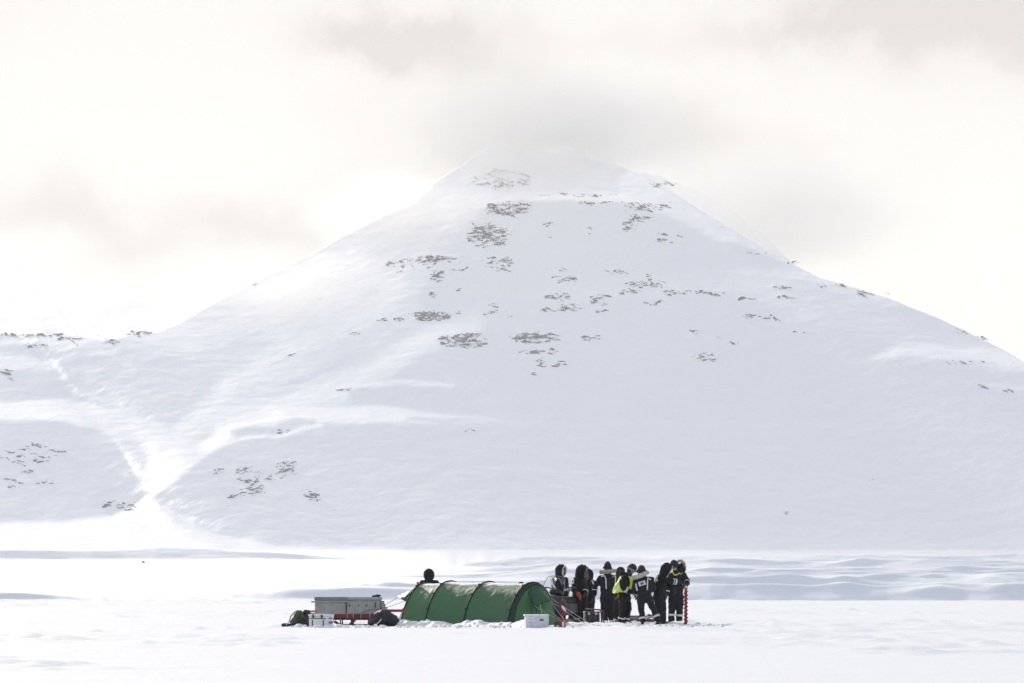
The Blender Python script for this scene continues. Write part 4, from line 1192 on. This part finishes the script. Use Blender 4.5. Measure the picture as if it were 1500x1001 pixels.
# -- ninth: at the auger, goggles and fur hood thrown back
p = Person(159.8, 990.5, 'person with dark goggles and thrown back fur hood holding the red auger', suit_mat2)
J = p.J
anl, anr = J(983.2, 909, -.04), J(994.8, 909.3, .02)
p.grow(J(987.8, 829.3, -.05), Vector((-.55, -.75, -.35)), J(991, 838, .02), J(983, 844, -.05), J(1001, 843.5, .05), J(978.5, 859, -.02), J(1007.2, 852, -.08), J(976.6, 871.5, -.10), J(1003.8, 857.8, -.32),
       J(985.3, 875), J(995.2, 875), J(983.8, 892, -.06), J(995.6, 892, -.04), anl, anr, bulk=1.08, leg_bulk=1.12)
p.boots([(-.5, -1, 0), (-.2, -1, 0)], anl, anr); p.glove(J(978.5, 859, -.02), J(976.6, 871.5, -.10), curl=.5); p.glove(J(1007.2, 852, -.08), J(1003.8, 857.8, -.32), curl=1.0)
p.beanie(beanie_blue, size=1.14, pompom=False)
p.goggles()
MB().ell(J(998.5, 832.5, .10), (.13, .14, .15)).ell(J(994, 838.5, .06), (.14, .13, .10)).build('folded_hood', p.suit_m, p.root, voxel=.016, smoothit=2, fold=.012)
p.collar([(993.2, 822.3, .0), (997.5, 821.8, -.03), (1001.3, 824.2, -.02), (1003, 829, .02), (1002.5, 834, .06)], .034, fur_mat)
p.tape([(985.4, 837.5), (987.5, 842.5), (991, 842.3), (995.5, 839.5)], .026, 'yellow_cord', yellow_label)
p.tape([(1000, 838.5), (999, 836)], .03)
p.band('cl', .50, .055); p.band('cr', .50, .055); p.band('fr', .25, .035); p.band('fl', .62, .03)
# ------------------------------------------------------------------ gear round the camp
# a long sledge with two grey metal boxes
D6 = 154.6
sl = thing('cargo_sledge', 'long red framed cargo sledge carrying the grey metal boxes', 'sledge', pt(518, D6, z=0), math.radians(-3))
sc6 = FPX / D6
def X6(px): return (px - 518) / sc6
def Z6(py): return EYE + (HOR - py) / FPX * D6
for y in (-.30, .34):
    pts = [(X6(489), y, .14), (X6(494), y, .07), (X6(502), y, .035), (X6(540), y, .03), (X6(572), y, .03)]
    MB().tube(pts, .022, 6).build('runner', wood_mat, sl, smooth=True)
    MB().box((X6(521), y, Z6(902.5)), (X6(552) - X6(490), .05, .12)).build('side_beam', red_dull, sl, bevel=.008)
    for px in (500, 516, 541):
        MB().tube([(X6(px), y, .03), (X6(px), y, Z6(904))], .020, 6).build('strut', red_dull if px > 505 else alu_dark, sl)
for px in (492, 515, 548):
    MB().box((X6(px), .02, Z6(907.0)), (.07, .70, .05)).build('cross_beam', black_plastic, sl, bevel=.006)
for y in (-.27, .31):
    MB().box((X6(518), y, Z6(907.0)), (X6(556) - X6(484), .05, .05)).build('lower_rail', black_plastic, sl, bevel=.006)
MB().tube([(X6(514), -.30, .04), (X6(518), -.30, .12), (X6(522), -.29, Z6(905))], .04, 6).build('drawbar_post', red_dull, sl)
MB().box((X6(520), .02, Z6(900.6)), (X6(560) - X6(480), .68, .03)).build('deck', wood_mat, sl, bevel=.004)
MB().tube([(X6(512), -.34, Z6(905)), (X6(521), -.33, Z6(911)), (X6(527), -.33, Z6(905))], .014, 6).build('tie_bracket', red_dull, sl)
MB().box((X6(578), .05, Z6(894.8)), (X6(596) - X6(560), .06, .075)).build('tow_bar', red_mat, sl, bevel=.01)
for px in (511, 520, 531, 544):
    MB().tube([(X6(px), -.365, Z6(897)), (X6(px) - .02, -.37, Z6(901)), (X6(px) - .01, -.36, Z6(906))], .006, 5).build('lashing', pale_rope, sl)
zb = Z6(900.2)
def metal_box(label, px0, px1, ytop, left):
    w = (px1 - px0) / sc6
    b = thing('metal_box', label, 'box', pt((px0 + px1) / 2, D6, z=zb), math.radians(-3), 'grey metal boxes on the sledge')
    H_ = Z6(ytop) - zb
    MB().box((0, .02, H_ * .42), (w - .006, .62, H_ * .84)).build('body', alu_mat, b, bevel=.006)
    MB().box((0, .02, H_ * .925), (w + .02, .66, H_ * .15)).build('lid', alu_dark if left else alu_mat, b, bevel=.008)
    return b, w, H_
b, w, H_ = metal_box('grey metal box with a bar along the lid on the left end of the sledge', 462.3, 508.2, 874.6, True)
MB().tube([(-w / 2 - .09, -.335, H_ * .72), (w / 2 + .05, -.335, H_ * .74)], .022, 8).build('lid_bar', alu_mat, b)
MB().box((0, -.312, H_ * .84), (w + .02, .03, .03)).build('rim', alu_dark, b)
MB().box((w / 2 - .02, -.300, H_ * .40), (.025, .016, H_ * .62)).build('corner_strip', alu_dark, b)
b, w, H_ = metal_box('grey metal box with small latches on the right half of the sledge', 509, 558, 874.8, False)
for px in (513, 526.5, 538):
    MB().box(((px - 533.5) / sc6, -.300, H_ * .52), (.03, .025, .045)).build('latch', black_plastic, b, bevel=.004)
MB().box(((551 - 533.5) / sc6, -.300, H_ * .55), (.025, .022, .15)).build('handle', black_plastic, b, bevel=.004)
MB().box((0, -.318, H_ * .82), (w + .01, .02, .022)).build('rim', alu_dark, b)
MB().tube([(-.10, -.298, .02), (.02, -.300, .08), (.18, -.300, .12), (w / 2 - .02, -.298, .13)], .005, 4).build('cord', black_plastic, b)
gl = thing('work_gloves', 'dark gloves lying on the lid of the right metal box', 'gloves', pt(553, D6, z=Z6(874.6)))
MB().ell((0, 0, .03), (.10, .07, .035)).ell((-.10, .02, .02), (.06, .05, .025)).build('glove_pair', glove_mat, gl, voxel=.012, fold=.012, foldsize=.05)
# planks stacked against the end of the boxes
pk = thing('plank_stack', 'stack of grey planks behind the right end of the metal boxes', 'planks', pt(562, D6 + .1, z=Z6(901)))
for i, wd in enumerate((.26, .25, .21, .19, .15, .12, .10)):
    MB().box((wd / 2 - .10, 0, .025 + i * .055), (wd, .45, .045), R.uniform(-.06, .06)).build('plank', plank_grey, pk, bevel=.005)
# heap of dark bags
def sack(name, label, cat, D, px, parts_, material, extra=None, rz=0.0):
    o = thing(name, label, cat, pt(px, D, z=0), rz)
    m = MB()
    for c, r in parts_: m.ell(c, r, 14, 10)
    return o, m.build('sack', material, o, voxel=.016, smoothit=3, fold=.035, foldsize=.13)
o, s_ = sack('duffel_bag', 'big dark blue black bag slumped against the left end of the tent', 'bag', 153.4, 564, [((-.05, 0, .22), (.29, .28, .24)), ((.14, .05, .17), (.24, .26, .18)), ((-.24, 0, .10), (.22, .22, .12)), ((.02, .05, .34), (.17, .2, .12))], bag_black)
for x in (-.12, .10):
    MB().tube([(x - .02, -.22, .02), (x, -.30, .17), (x + .03, -.22, .34), (x + .03, -.02, .42)], .012, 6).build('strap', black_plastic, o)
MB().tube([(-.26, -.28, .02), (-.16, -.33, .12), (-.09, -.32, .20)], .013, 6).build('buckle_strap', reflect_mat, o)
o, s_ = sack('duffel_bag', 'black bag leaning between the green rucksack and the white box', 'bag', 152.2, 448.5, [((0, 0, .22), (.16, .2, .24)), ((.03, 0, .36), (.10, .14, .10)), ((-.08, -.02, .13), (.17, .2, .14))], bag_black)
MB().tube([(-.06, -.18, .10), (-.02, -.21, .28), (.02, -.14, .42)], .012, 6).build('strap', black_plastic, o)
rk = thing('rucksack', 'green rucksack with black straps lying at the left end of the gear', 'rucksack', pt(437, 152.0, z=0), math.radians(6))
MB().ell((.02, 0, .26), (.15, .17, .20)).ell((-.06, -.02, .16), (.15, .16, .16)).build('main_pack', bag_green, rk, voxel=.016, smoothit=3, fold=.03, foldsize=.11)
MB().ell((.0, -.03, .07), (.24, .17, .08)).ell((.12, -.08, .14), (.14, .12, .12)).build('lower_pocket', bag_black, rk, voxel=.016, smoothit=3, fold=.03, foldsize=.1)
MB().tube([(-.20, -.05, .06), (-.24, -.08, .18), (-.20, -.08, .30), (-.08, -.04, .42)], .014, 6).build('shoulder_strap', black_plastic, rk)
MB().tube([(-.06, -.17, .05), (-.02, -.21, .20), (.07, -.17, .36)], .012, 6).build('compression_strap', black_plastic, rk)
MB().tube([(.10, -.16, .06), (.16, -.20, .18), (.20, -.12, .34)], .012, 6).build('compression_strap', black_plastic, rk)
st_ = thing('tool_roll', 'small dark tool roll lying on the snow left of the rucksack', 'tool roll', pt(420, 151.6, z=0), .3)
MB().cap((-.10, 0, .06), (.10, .02, .05), .05, .045).build('roll', bag_black, st_, voxel=.012, fold=.012, foldsize=.05)
MB().tube([(-.02, -.055, .05), (-.02, 0, .115), (-.02, .055, .05)], .010, 6).build('strap', reflect_mat, st_)
MB().tube([(.04, 0, .10), (.05, -.02, .14), (.02, -.02, .17)], .009, 6).build('red_tag', red_mat, st_)
og = thing('orange_strap', 'coil of orange strap on the sledge left of the metal boxes', 'strap', pt(457.5, 153.9, z=.38), 0)
MB().tube([(.12 * math.cos(a), .08 * math.sin(a), .015 + .012 * a / 6) for a in [i * .5 for i in range(26)]], .017, 6).build('coil', orange_strap, og)
MB().box((0, .1, -.19), (.22, .3, .34), taper=.9).build('bundle', bag_black, og, bevel=.05)

# white box with blue edges
wb = thing('white_storage_box', 'white storage box with blue lid edges and two latches at the left of the sledge', 'box', pt(470.5, 151.2, z=0), math.radians(-23))
MB().box((0, 0, .145), (.53, .42, .29)).build('body', white_plastic, wb, bevel=.012)
MB().box((0, 0, .325), (.56, .45, .062)).build('lid', white_plastic, wb, bevel=.012)
for x in (-.13, .12):
    MB().box((x, -.225, .295), (.055, .03, .085)).build('latch', grey_plastic, wb, bevel=.006)
    MB().box((x + (.04 if x > 0 else -.03), -.214, .12), (.030, .012, .16)).build('rib', grey_plastic, wb, bevel=.004)
MB().box((0, -.213, .235), (.48, .012, .022)).build('front_rail', bag_green, wb, bevel=.003)
MB().box((.27, 0, .24), (.016, .20, .035)).build('side_handle', blue_plastic, wb, bevel=.004)
MB().box((.27, .02, .13), (.014, .22, .05)).build('side_label', grey_plastic, wb, bevel=.003)
MB().box((.17, .10, .360), (.22, .22, .012)).build('lid_corner', blue_plastic, wb, bevel=.003)
MB().box((-.255, -.20, .352), (.05, .05, .02)).build('lid_corner', blue_plastic, wb, bevel=.003)

# crate in front of the tent door
cr_ = thing('white_crate', 'scuffed white crate with a hand slot in front of the tent door', 'crate', pt(786, 149.4, z=0), math.radians(4))
cb = MB().box((0, 0, .155), (.595, .42, .31), taper=1.03).build('body', grey_white, cr_, bevel=.012)
MB().box((-.01, 0, .332), (.645, .45, .045), rx=.02).build('lid', grey_white, cr_, bevel=.010)
MB().box((.115, -.219, .215), (.105, .016, .036)).build('hand_slot', black_plastic, cr_, bevel=.004)
for z in (.07, .15, .255):
    MB().box((0, -.217, z), (.57, .012, .012)).build('rib', grey_white, cr_)
for x in (-.28, -.05, .26):
    MB().box((x, -.216, .15), (.016, .014, .28)).build('upright_rib', grey_white, cr_)

# generator
ge = thing('generator', 'small red generator with dark front and yellow sticker on the snow', 'generator', pt(820.5, 148.8, z=0), math.radians(-14))
MB().box((0, 0, .115), (.27, .34, .17), taper=.93).build('housing', red_mat, ge, bevel=.03)
MB().box((-.035, -.172, .115), (.185, .022, .150), taper=.95).build('front_panel', grey_plastic, ge, bevel=.01)
MB().box((-.02, -.186, .055), (.070, .008, .035)).build('sticker', yellow_label, ge)
MB().box((-.06, -.186, .135), (.05, .012, .045)).build('socket', black_plastic, ge, bevel=.004)
MB().box((.115, -.165, .10), (.045, .03, .14)).build('side_grip', white_plastic, ge, bevel=.01)
MB().tube([(-.075, 0, .19), (-.06, 0, .245), (.05, 0, .25), (.075, 0, .19)], .022, 8).build('handle', red_mat, ge, smooth=True)
for x in (-.09, .09):
    MB().box((x, 0, .018), (.05, .26, .036)).build('foot', black_plastic, ge, bevel=.006)

# snowmobile behind the tent door
sm = thing('snowmobile', 'dark snowmobile with clear windshield and red trim parked right of the tent', 'snowmobile', pt(812, 161.5, z=0), math.radians(-22))
MB().ell((0, -.10, .52), (.36, .62, .30), 20, 12).ell((0, -.62, .40), (.28, .40, .20), 18, 10).box((0, .0, .38), (.60, 1.0, .30)).build('body', black_plastic, sm, voxel=.025, smoothit=4)
MB().box((0, 1.05, .66), (.36, 1.15, .20), taper=.85).build('seat', bag_black, sm, bevel=.05)
MB().box((0, 1.0, .42), (.42, 1.5, .30)).build('tunnel', grey_plastic, sm, bevel=.02)
tr_ = []
for i in range(33):
    a = 2 * math.pi * i / 32
    tr_.append((0, .85 + (.75 + .0) * math.cos(a) * (1 if abs(math.cos(a)) < .9 else 1), .20 + .17 * math.sin(a)))
m = MB(); m.grid([[Vector((x, q[1], q[2])) for q in tr_] for x in (-.19, .19)]); m.build('track', black_plastic, sm, thick=.03)
for s_ in (-1, 1):
    k = MB().box((s_ * .48, -.55, .03), (.13, .95, .03)); k.box((s_ * .48, -1.06, .09), (.12, .16, .03), rx=-.7)
    k.build('ski', red_dull, sm, voxel=.012)
    MB().tube([(s_ * .48, -.5, .05), (s_ * .42, -.42, .22), (s_ * .20, -.30, .38)], .026, 7).build('suspension_arm', alu_dark, sm)
    MB().tube([(s_ * .42, -.44, .22), (s_ * .30, -.25, .58)], .030, 7).build('shock_absorber', red_mat, sm)
    MB().ell((s_ * .15, -.66, .60), (.085, .05, .055)).build('headlight', white_plastic, sm, smooth=True)
    MB().box((s_ * .27, -.30, .62), (.035, .55, .09), s_ * -.25, rx=.12).build('side_trim', red_mat, sm, bevel=.012)
    MB().tube([(s_ * .10, .28, .98), (s_ * .36, .34, 1.02)], .018, 7).build('handlebar', black_plastic, sm)
    MB().cap((s_ * .36, .34, 1.02), (s_ * .50, .38, 1.01), .026, .026).build('grip', grey_plastic, sm, smooth=True)
    MB().ell((s_ * .42, .05, .95), (.075, .04, .05)).build('mirror', alu_dark, sm, smooth=True)
ws = []
for i in range(7):
    f = i / 6; z = .80 + .55 * f
    ws.append([Vector((math.sin(a) * (.34 - .07 * f ** 3), -.32 + .30 * f + .16 * (1 - math.cos(a)), z - .07 * abs(math.sin(a)) ** 3 * f)) for a in [math.radians(t) for t in range(-80, 81, 16)]])
wsc = MB().grid(ws).build('windshield', screen_mat, sm, smooth=True, thick=.004)
MB().tube([r_[0] for r_ in ws] + ws[-1][1:-1] + [r_[-1] for r_ in ws][::-1], .010, 6).build('windshield_rim', alu_dark, wsc, smooth=True)
MB().box((0, .12, .88), (.34, .16, .12), rx=-.5).build('dashboard', black_plastic, sm, bevel=.02)
MB().ell((-.30, -.18, .84), (.09, .06, .07)).ell((-.12, -.26, .88), (.07, .05, .06)).build('snow_clump', snow, sm, voxel=.014, fold=.015, foldsize=.05)

# red and white bundle hung on the guy lines
bu = thing('marker_bundle', 'crumpled red and white marker flag hanging on the guy lines beside the tent', 'flag', pt(822, 152.0, z=.40), .2)
def drape(pts, wid, material, name, ph):
    rows = []
    for i, q in enumerate(pts):
        f = i / (len(pts) - 1)
        rows.append([Vector((q[0] + wid * k, q[1] + .03 * math.sin(k * 9 + f * 5 + ph), q[2] + .025 * math.sin(k * 7 + ph + f * 3))) for k in (-.5, -.3, -.1, .1, .3, .5)])
    MB().grid(rows).build(name, material, bu, smooth=True, thick=.008, subsurf=1)
drape([(-.05, 0, .32), (-.03, 0, .18), (.01, -.02, .04), (.05, -.01, -.05)], .12, red_dull, 'red_cloth', 0)
drape([(.03, -.05, .20), (.08, -.06, .10), (.12, -.05, .0)], .10, white_plastic, 'white_cloth', 2)
drape([(.02, -.08, .06), (.08, -.09, -.01), (.14, -.08, -.08)], .09, red_mat, 'red_hem', 4)

bu.scale = (.8, .8, .85)

# case on a small red sledge between the figures
pl_ = thing('pulk_sledge', 'small sledge with red tube frame under the dark grey case', 'sledge', pt(868, 158.5, z=0), math.radians(8))
for y in (-.22, .22):
    MB().tube([(-.42, y, .12), (-.36, y, .04), (-.2, y, .025), (.28, y, .025)], .020, 6).build('runner', black_plastic, pl_, smooth=True)
MB().box((-.03, 0, .065), (.60, .50, .03)).build('deck', grey_plastic, pl_, bevel=.008)
MB().tube([(.29, -.2, .05), (.27, -.2, .36), (.22, -.2, .41), (-.16, -.2, .43)], .021, 8).build('frame_tube', red_dull, pl_, smooth=True)
MB().tube([(.29, .2, .05), (.27, .2, .36), (.22, .2, .41), (-.16, .2, .43)], .021, 8).build('frame_tube', red_dull, pl_, smooth=True)
MB().tube([(.26, -.2, .37), (.26, .2, .37)], .018, 8).build('cross_tube', red_dull, pl_, smooth=True)
ca_ = thing('equipment_case', 'dark grey ribbed equipment case between the orange gloved figure and the fur collar', 'case', pt(866.5, 158.5, z=.082), math.radians(8))
MB().box((0, 0, .11), (.42, .34, .22)).build('body', grey_plastic, ca_, bevel=.025)
MB().box((0, 0, .255), (.44, .36, .062)).build('lid', grey_plastic, ca_, bevel=.025)
for x in (-.14, 0, .14):
    MB().box((x, -.175, .11), (.035, .016, .19)).build('rib', black_plastic, ca_, bevel=.005)
for x in (-.10, .10):
    MB().box((x, -.188, .225), (.05, .02, .06)).build('latch', white_plastic, ca_, bevel=.005)

# flat cargo sledge on the snow behind the legs
fl = thing('flat_sledge', 'low flat sledge with dark red side lying behind the legs of the group', 'sledge', pt(938, 161.5, z=0), math.radians(-2))
for y in (-.28, .28):
    MB().box((0, y, .085), (1.05, .04, .05)).build('side_rail', red_dull, fl, bevel=.006)
    MB().tube([(-.60, y, .16), (-.54, y, .05), (-.4, y, .025), (.52, y, .025)], .022, 6).build('runner', black_plastic, fl, smooth=True)
for i in range(6):
    MB().box((-.43 + i * .17, 0, .125), (.155, .60, .022)).build('slat', alu_dark, fl, bevel=.003)
MB().box((-.03, -.30, .20), (.95, .03, .022)).build('hand_rail', red_dull, fl, bevel=.004)
for x in (-.45, 0, .42):
    MB().box((x, -.30, .16), (.025, .025, .08)).build('post', black_plastic, fl)
fb = thing('folded_tarp', 'pale blue grey folded tarp lying on the flat sledge', 'tarp', pt(934, 161.6, z=.137))
MB().box((0, 0, .045), (.62, .40, .09), taper=.92).build('tarp', mat('pale_tarp', (.34, .36, .42), rough=.6, noise=.3, nscale=7, bump=.02, bscale=9), fb, voxel=.02, smoothit=2, fold=.02, foldsize=.12)
pb = thing('plastic_sack', 'crumpled pale grey plastic sack on the snow by the fur collared figure', 'sack', pt(899, 157.5, z=0))
MB().ell((0, 0, .05), (.20, .16, .07)).ell((-.13, -.02, .03), (.12, .12, .05)).ell((.05, 0, .11), (.07, .08, .06)).build('sack', mat('pale_sack', (.40, .41, .45), rough=.4, noise=.5, nscale=9, bump=.02, bscale=11), pb, voxel=.014, smoothit=2, fold=.04, foldsize=.08)
sp_ = thing('shovel', 'small black shovel lying flat by the fur collared figure', 'shovel', pt(893, 156.0, z=.03), .15)
MB().box((-.10, 0, .02), (.26, .22, .02)).build('blade', black_plastic, sp_, bevel=.008)
MB().tube([(.03, 0, .03), (.45, .03, .04)], .016, 7).build('shaft', black_plastic, sp_)
MB().tube([(.45, -.05, .04), (.45, .10, .04)], .018, 7).build('grip', black_plastic, sp_)
rg = thing('rope_pile', 'tangle of black and white rope on the sledge between the two pairs of legs', 'rope', pt(953.5, 160.5, z=.14))
for i in range(5):
    pts = [((.10 + .03 * math.sin(k * 1.7 + i)) * math.cos(k * .55 + i * 1.3), (.08 + .02 * math.cos(k + i)) * math.sin(k * .55 + i * 1.3), .03 + .035 * i * .6 + .02 * math.sin(k * .9 + i * 2)) for k in range(14)]
    MB().tube(pts, .014, 6).build('loop', pale_rope if i % 2 else black_plastic, rg, smooth=True)

# the ice auger
au = thing('ice_auger', 'red spiral ice auger standing upright in the snow', 'ice auger', pt(1004.6, 156.3, z=0))
HA = EYE + (HOR - 866) / FPX * 156.3
MB().tube([(0, 0, 0), (0, 0, HA + .06)], .038, 10).build('shaft', red_mat, au, smooth=True)
fl_ = []
for i in range(145):
    f = i / 144; a = f * 2 * math.pi * 9; z = .01 + f * (HA - .02)
    fl_.append([Vector((r_ * math.cos(a), r_ * math.sin(a), z + dz_)) for r_, dz_ in ((.034, .016), (.056, .006), (.058, -.012), (.034, -.020))])
MB().grid(fl_).build('flighting', red_dull, au, smooth=True, thick=.008)
MB().box((0, 0, HA + .10), (.095, .09, .09)).build('gearbox', mat('green_grey_paint', (.12, .17, .15), rough=.5, noise=.2), au, bevel=.015)
MB().box((.012, -.049, HA + .115), (.04, .012, .05)).build('label_plate', white_plastic, au, bevel=.004)
MB().tube([(-.10, 0, HA + .175), (.10, 0, HA + .175)], .018, 8).build('handle', black_plastic, au, smooth=True)
MB().tube([(0, 0, HA + .13), (0, 0, HA + .18)], .02, 8).build('neck', alu_dark, au)

# a single boulder far out on the shore
bp_ = mountain_point(210, 825)
bo = MB().ell((0, 0, 0), (.55, .5, .55), 10, 7)
bo_o = bo.build('boulder', rock_mat, None, smooth=False, fold=.14, foldsize=.6)
s_b = bp_.y / 2500.0 + .25
bo_o.location = (bp_.x, bp_.y, bp_.z + .2 * s_b); bo_o.scale = (s_b, s_b, s_b)
tag(bo_o, 'single small dark boulder on the white shore far behind the left side', 'boulder')

# ------------------------------------------------------------------ piled snow along the tent and trodden snow by the feet
def bank(name, label, line, width, height, seed):
    """a lumpy ridge of shovelled snow along a line of (pixel column, distance, height factor)"""
    P_ = [pt(px, d, z=h) for px, d, h in line]
    fine = []
    for a, b in zip(P_[:-1], P_[1:]):
        n = max(2, int((b - a).length / .05)); fine += [a.lerp(b, i / n) for i in range(n)]
    fine.append(P_[-1])
    rows = []
    nn = 22
    for i, c in enumerate(fine):
        row = []
        edge = min(1, i / 8, (len(fine) - 1 - i) / 8)
        for k in range(nn + 1):
            t = k / nn * 2 - 1
            x = c.x; y = c.y + t * width / 2
            prof = max(0, 1 - t * t) ** 1.2
            n1 = .62 + .75 * mnoise.noise(Vector((x * 1.6, y * 1.1, seed))) + .42 * mnoise.noise(Vector((x * 5.1, y * 4.2, seed + 5))) + .22 * mnoise.noise(Vector((x * 13, y * 11, seed + 9)))
            z = max(-.03, height * c.z * prof * max(.05, n1) * edge - .02)
            row.append(Vector((x, y + .04 * mnoise.noise(Vector((x * 4, y * 4, seed + 2))), z)))
        rows.append(row)
    o = MB().grid(rows).build(name, snow, None, smooth=True)
    return tag(o, label, kind='structure')
bank('snow_bank', 'shovelled snow piled along the foot of the tent', [(560, 154.3, .5), (585, 154.2, 1.0), (623, 153.9, 1.2), (655, 153.2, 1.0), (690, 152.5, .9), (725, 151.5, .9), (750, 150.9, 1.0), (770, 150.4, 1.2), (800, 150.3, .8)], 1.3, .21, 1.0)
bank('snow_bank', 'trampled snow in front of the standing group', [(795, 150.6, .5), (830, 152.2, 1.0), (865, 153.6, 1.0), (905, 154.0, .8), (950, 154.2, .6), (1000, 154.6, .6), (1062, 155.5, .5)], 2.2, .13, 4.0)
bank('snow_bank', 'low ridge of trampled snow along the gear on the left', [(405, 150.6, .4), (440, 150.7, .8), (500, 151.8, .8), (545, 152.0, .9), (575, 152.8, .8)], 1.2, .10, 8.0)
# loose lumps of snow thrown about by shovels and boots
lv = MB(); lr = random.Random(21)
for i in range(230):
    px = lr.uniform(420, 1060); d = lr.uniform(149.0, 156) if px > 800 else lr.uniform(149, 152.5)
    s_ = lr.uniform(.015, .05) * (1.6 if lr.random() < .12 else 1)
    c = pt(px, d, z=s_ * .4 + .02)
    lv.ell(c, (s_ * lr.uniform(.8, 1.5), s_, s_ * lr.uniform(.6, 1)), 6, 4)
lo = lv.build('snow_lumps', snow, None, smooth=True, fold=.01, foldsize=.04)
tag(lo, 'loose lumps of snow scattered round the camp', kind='stuff')
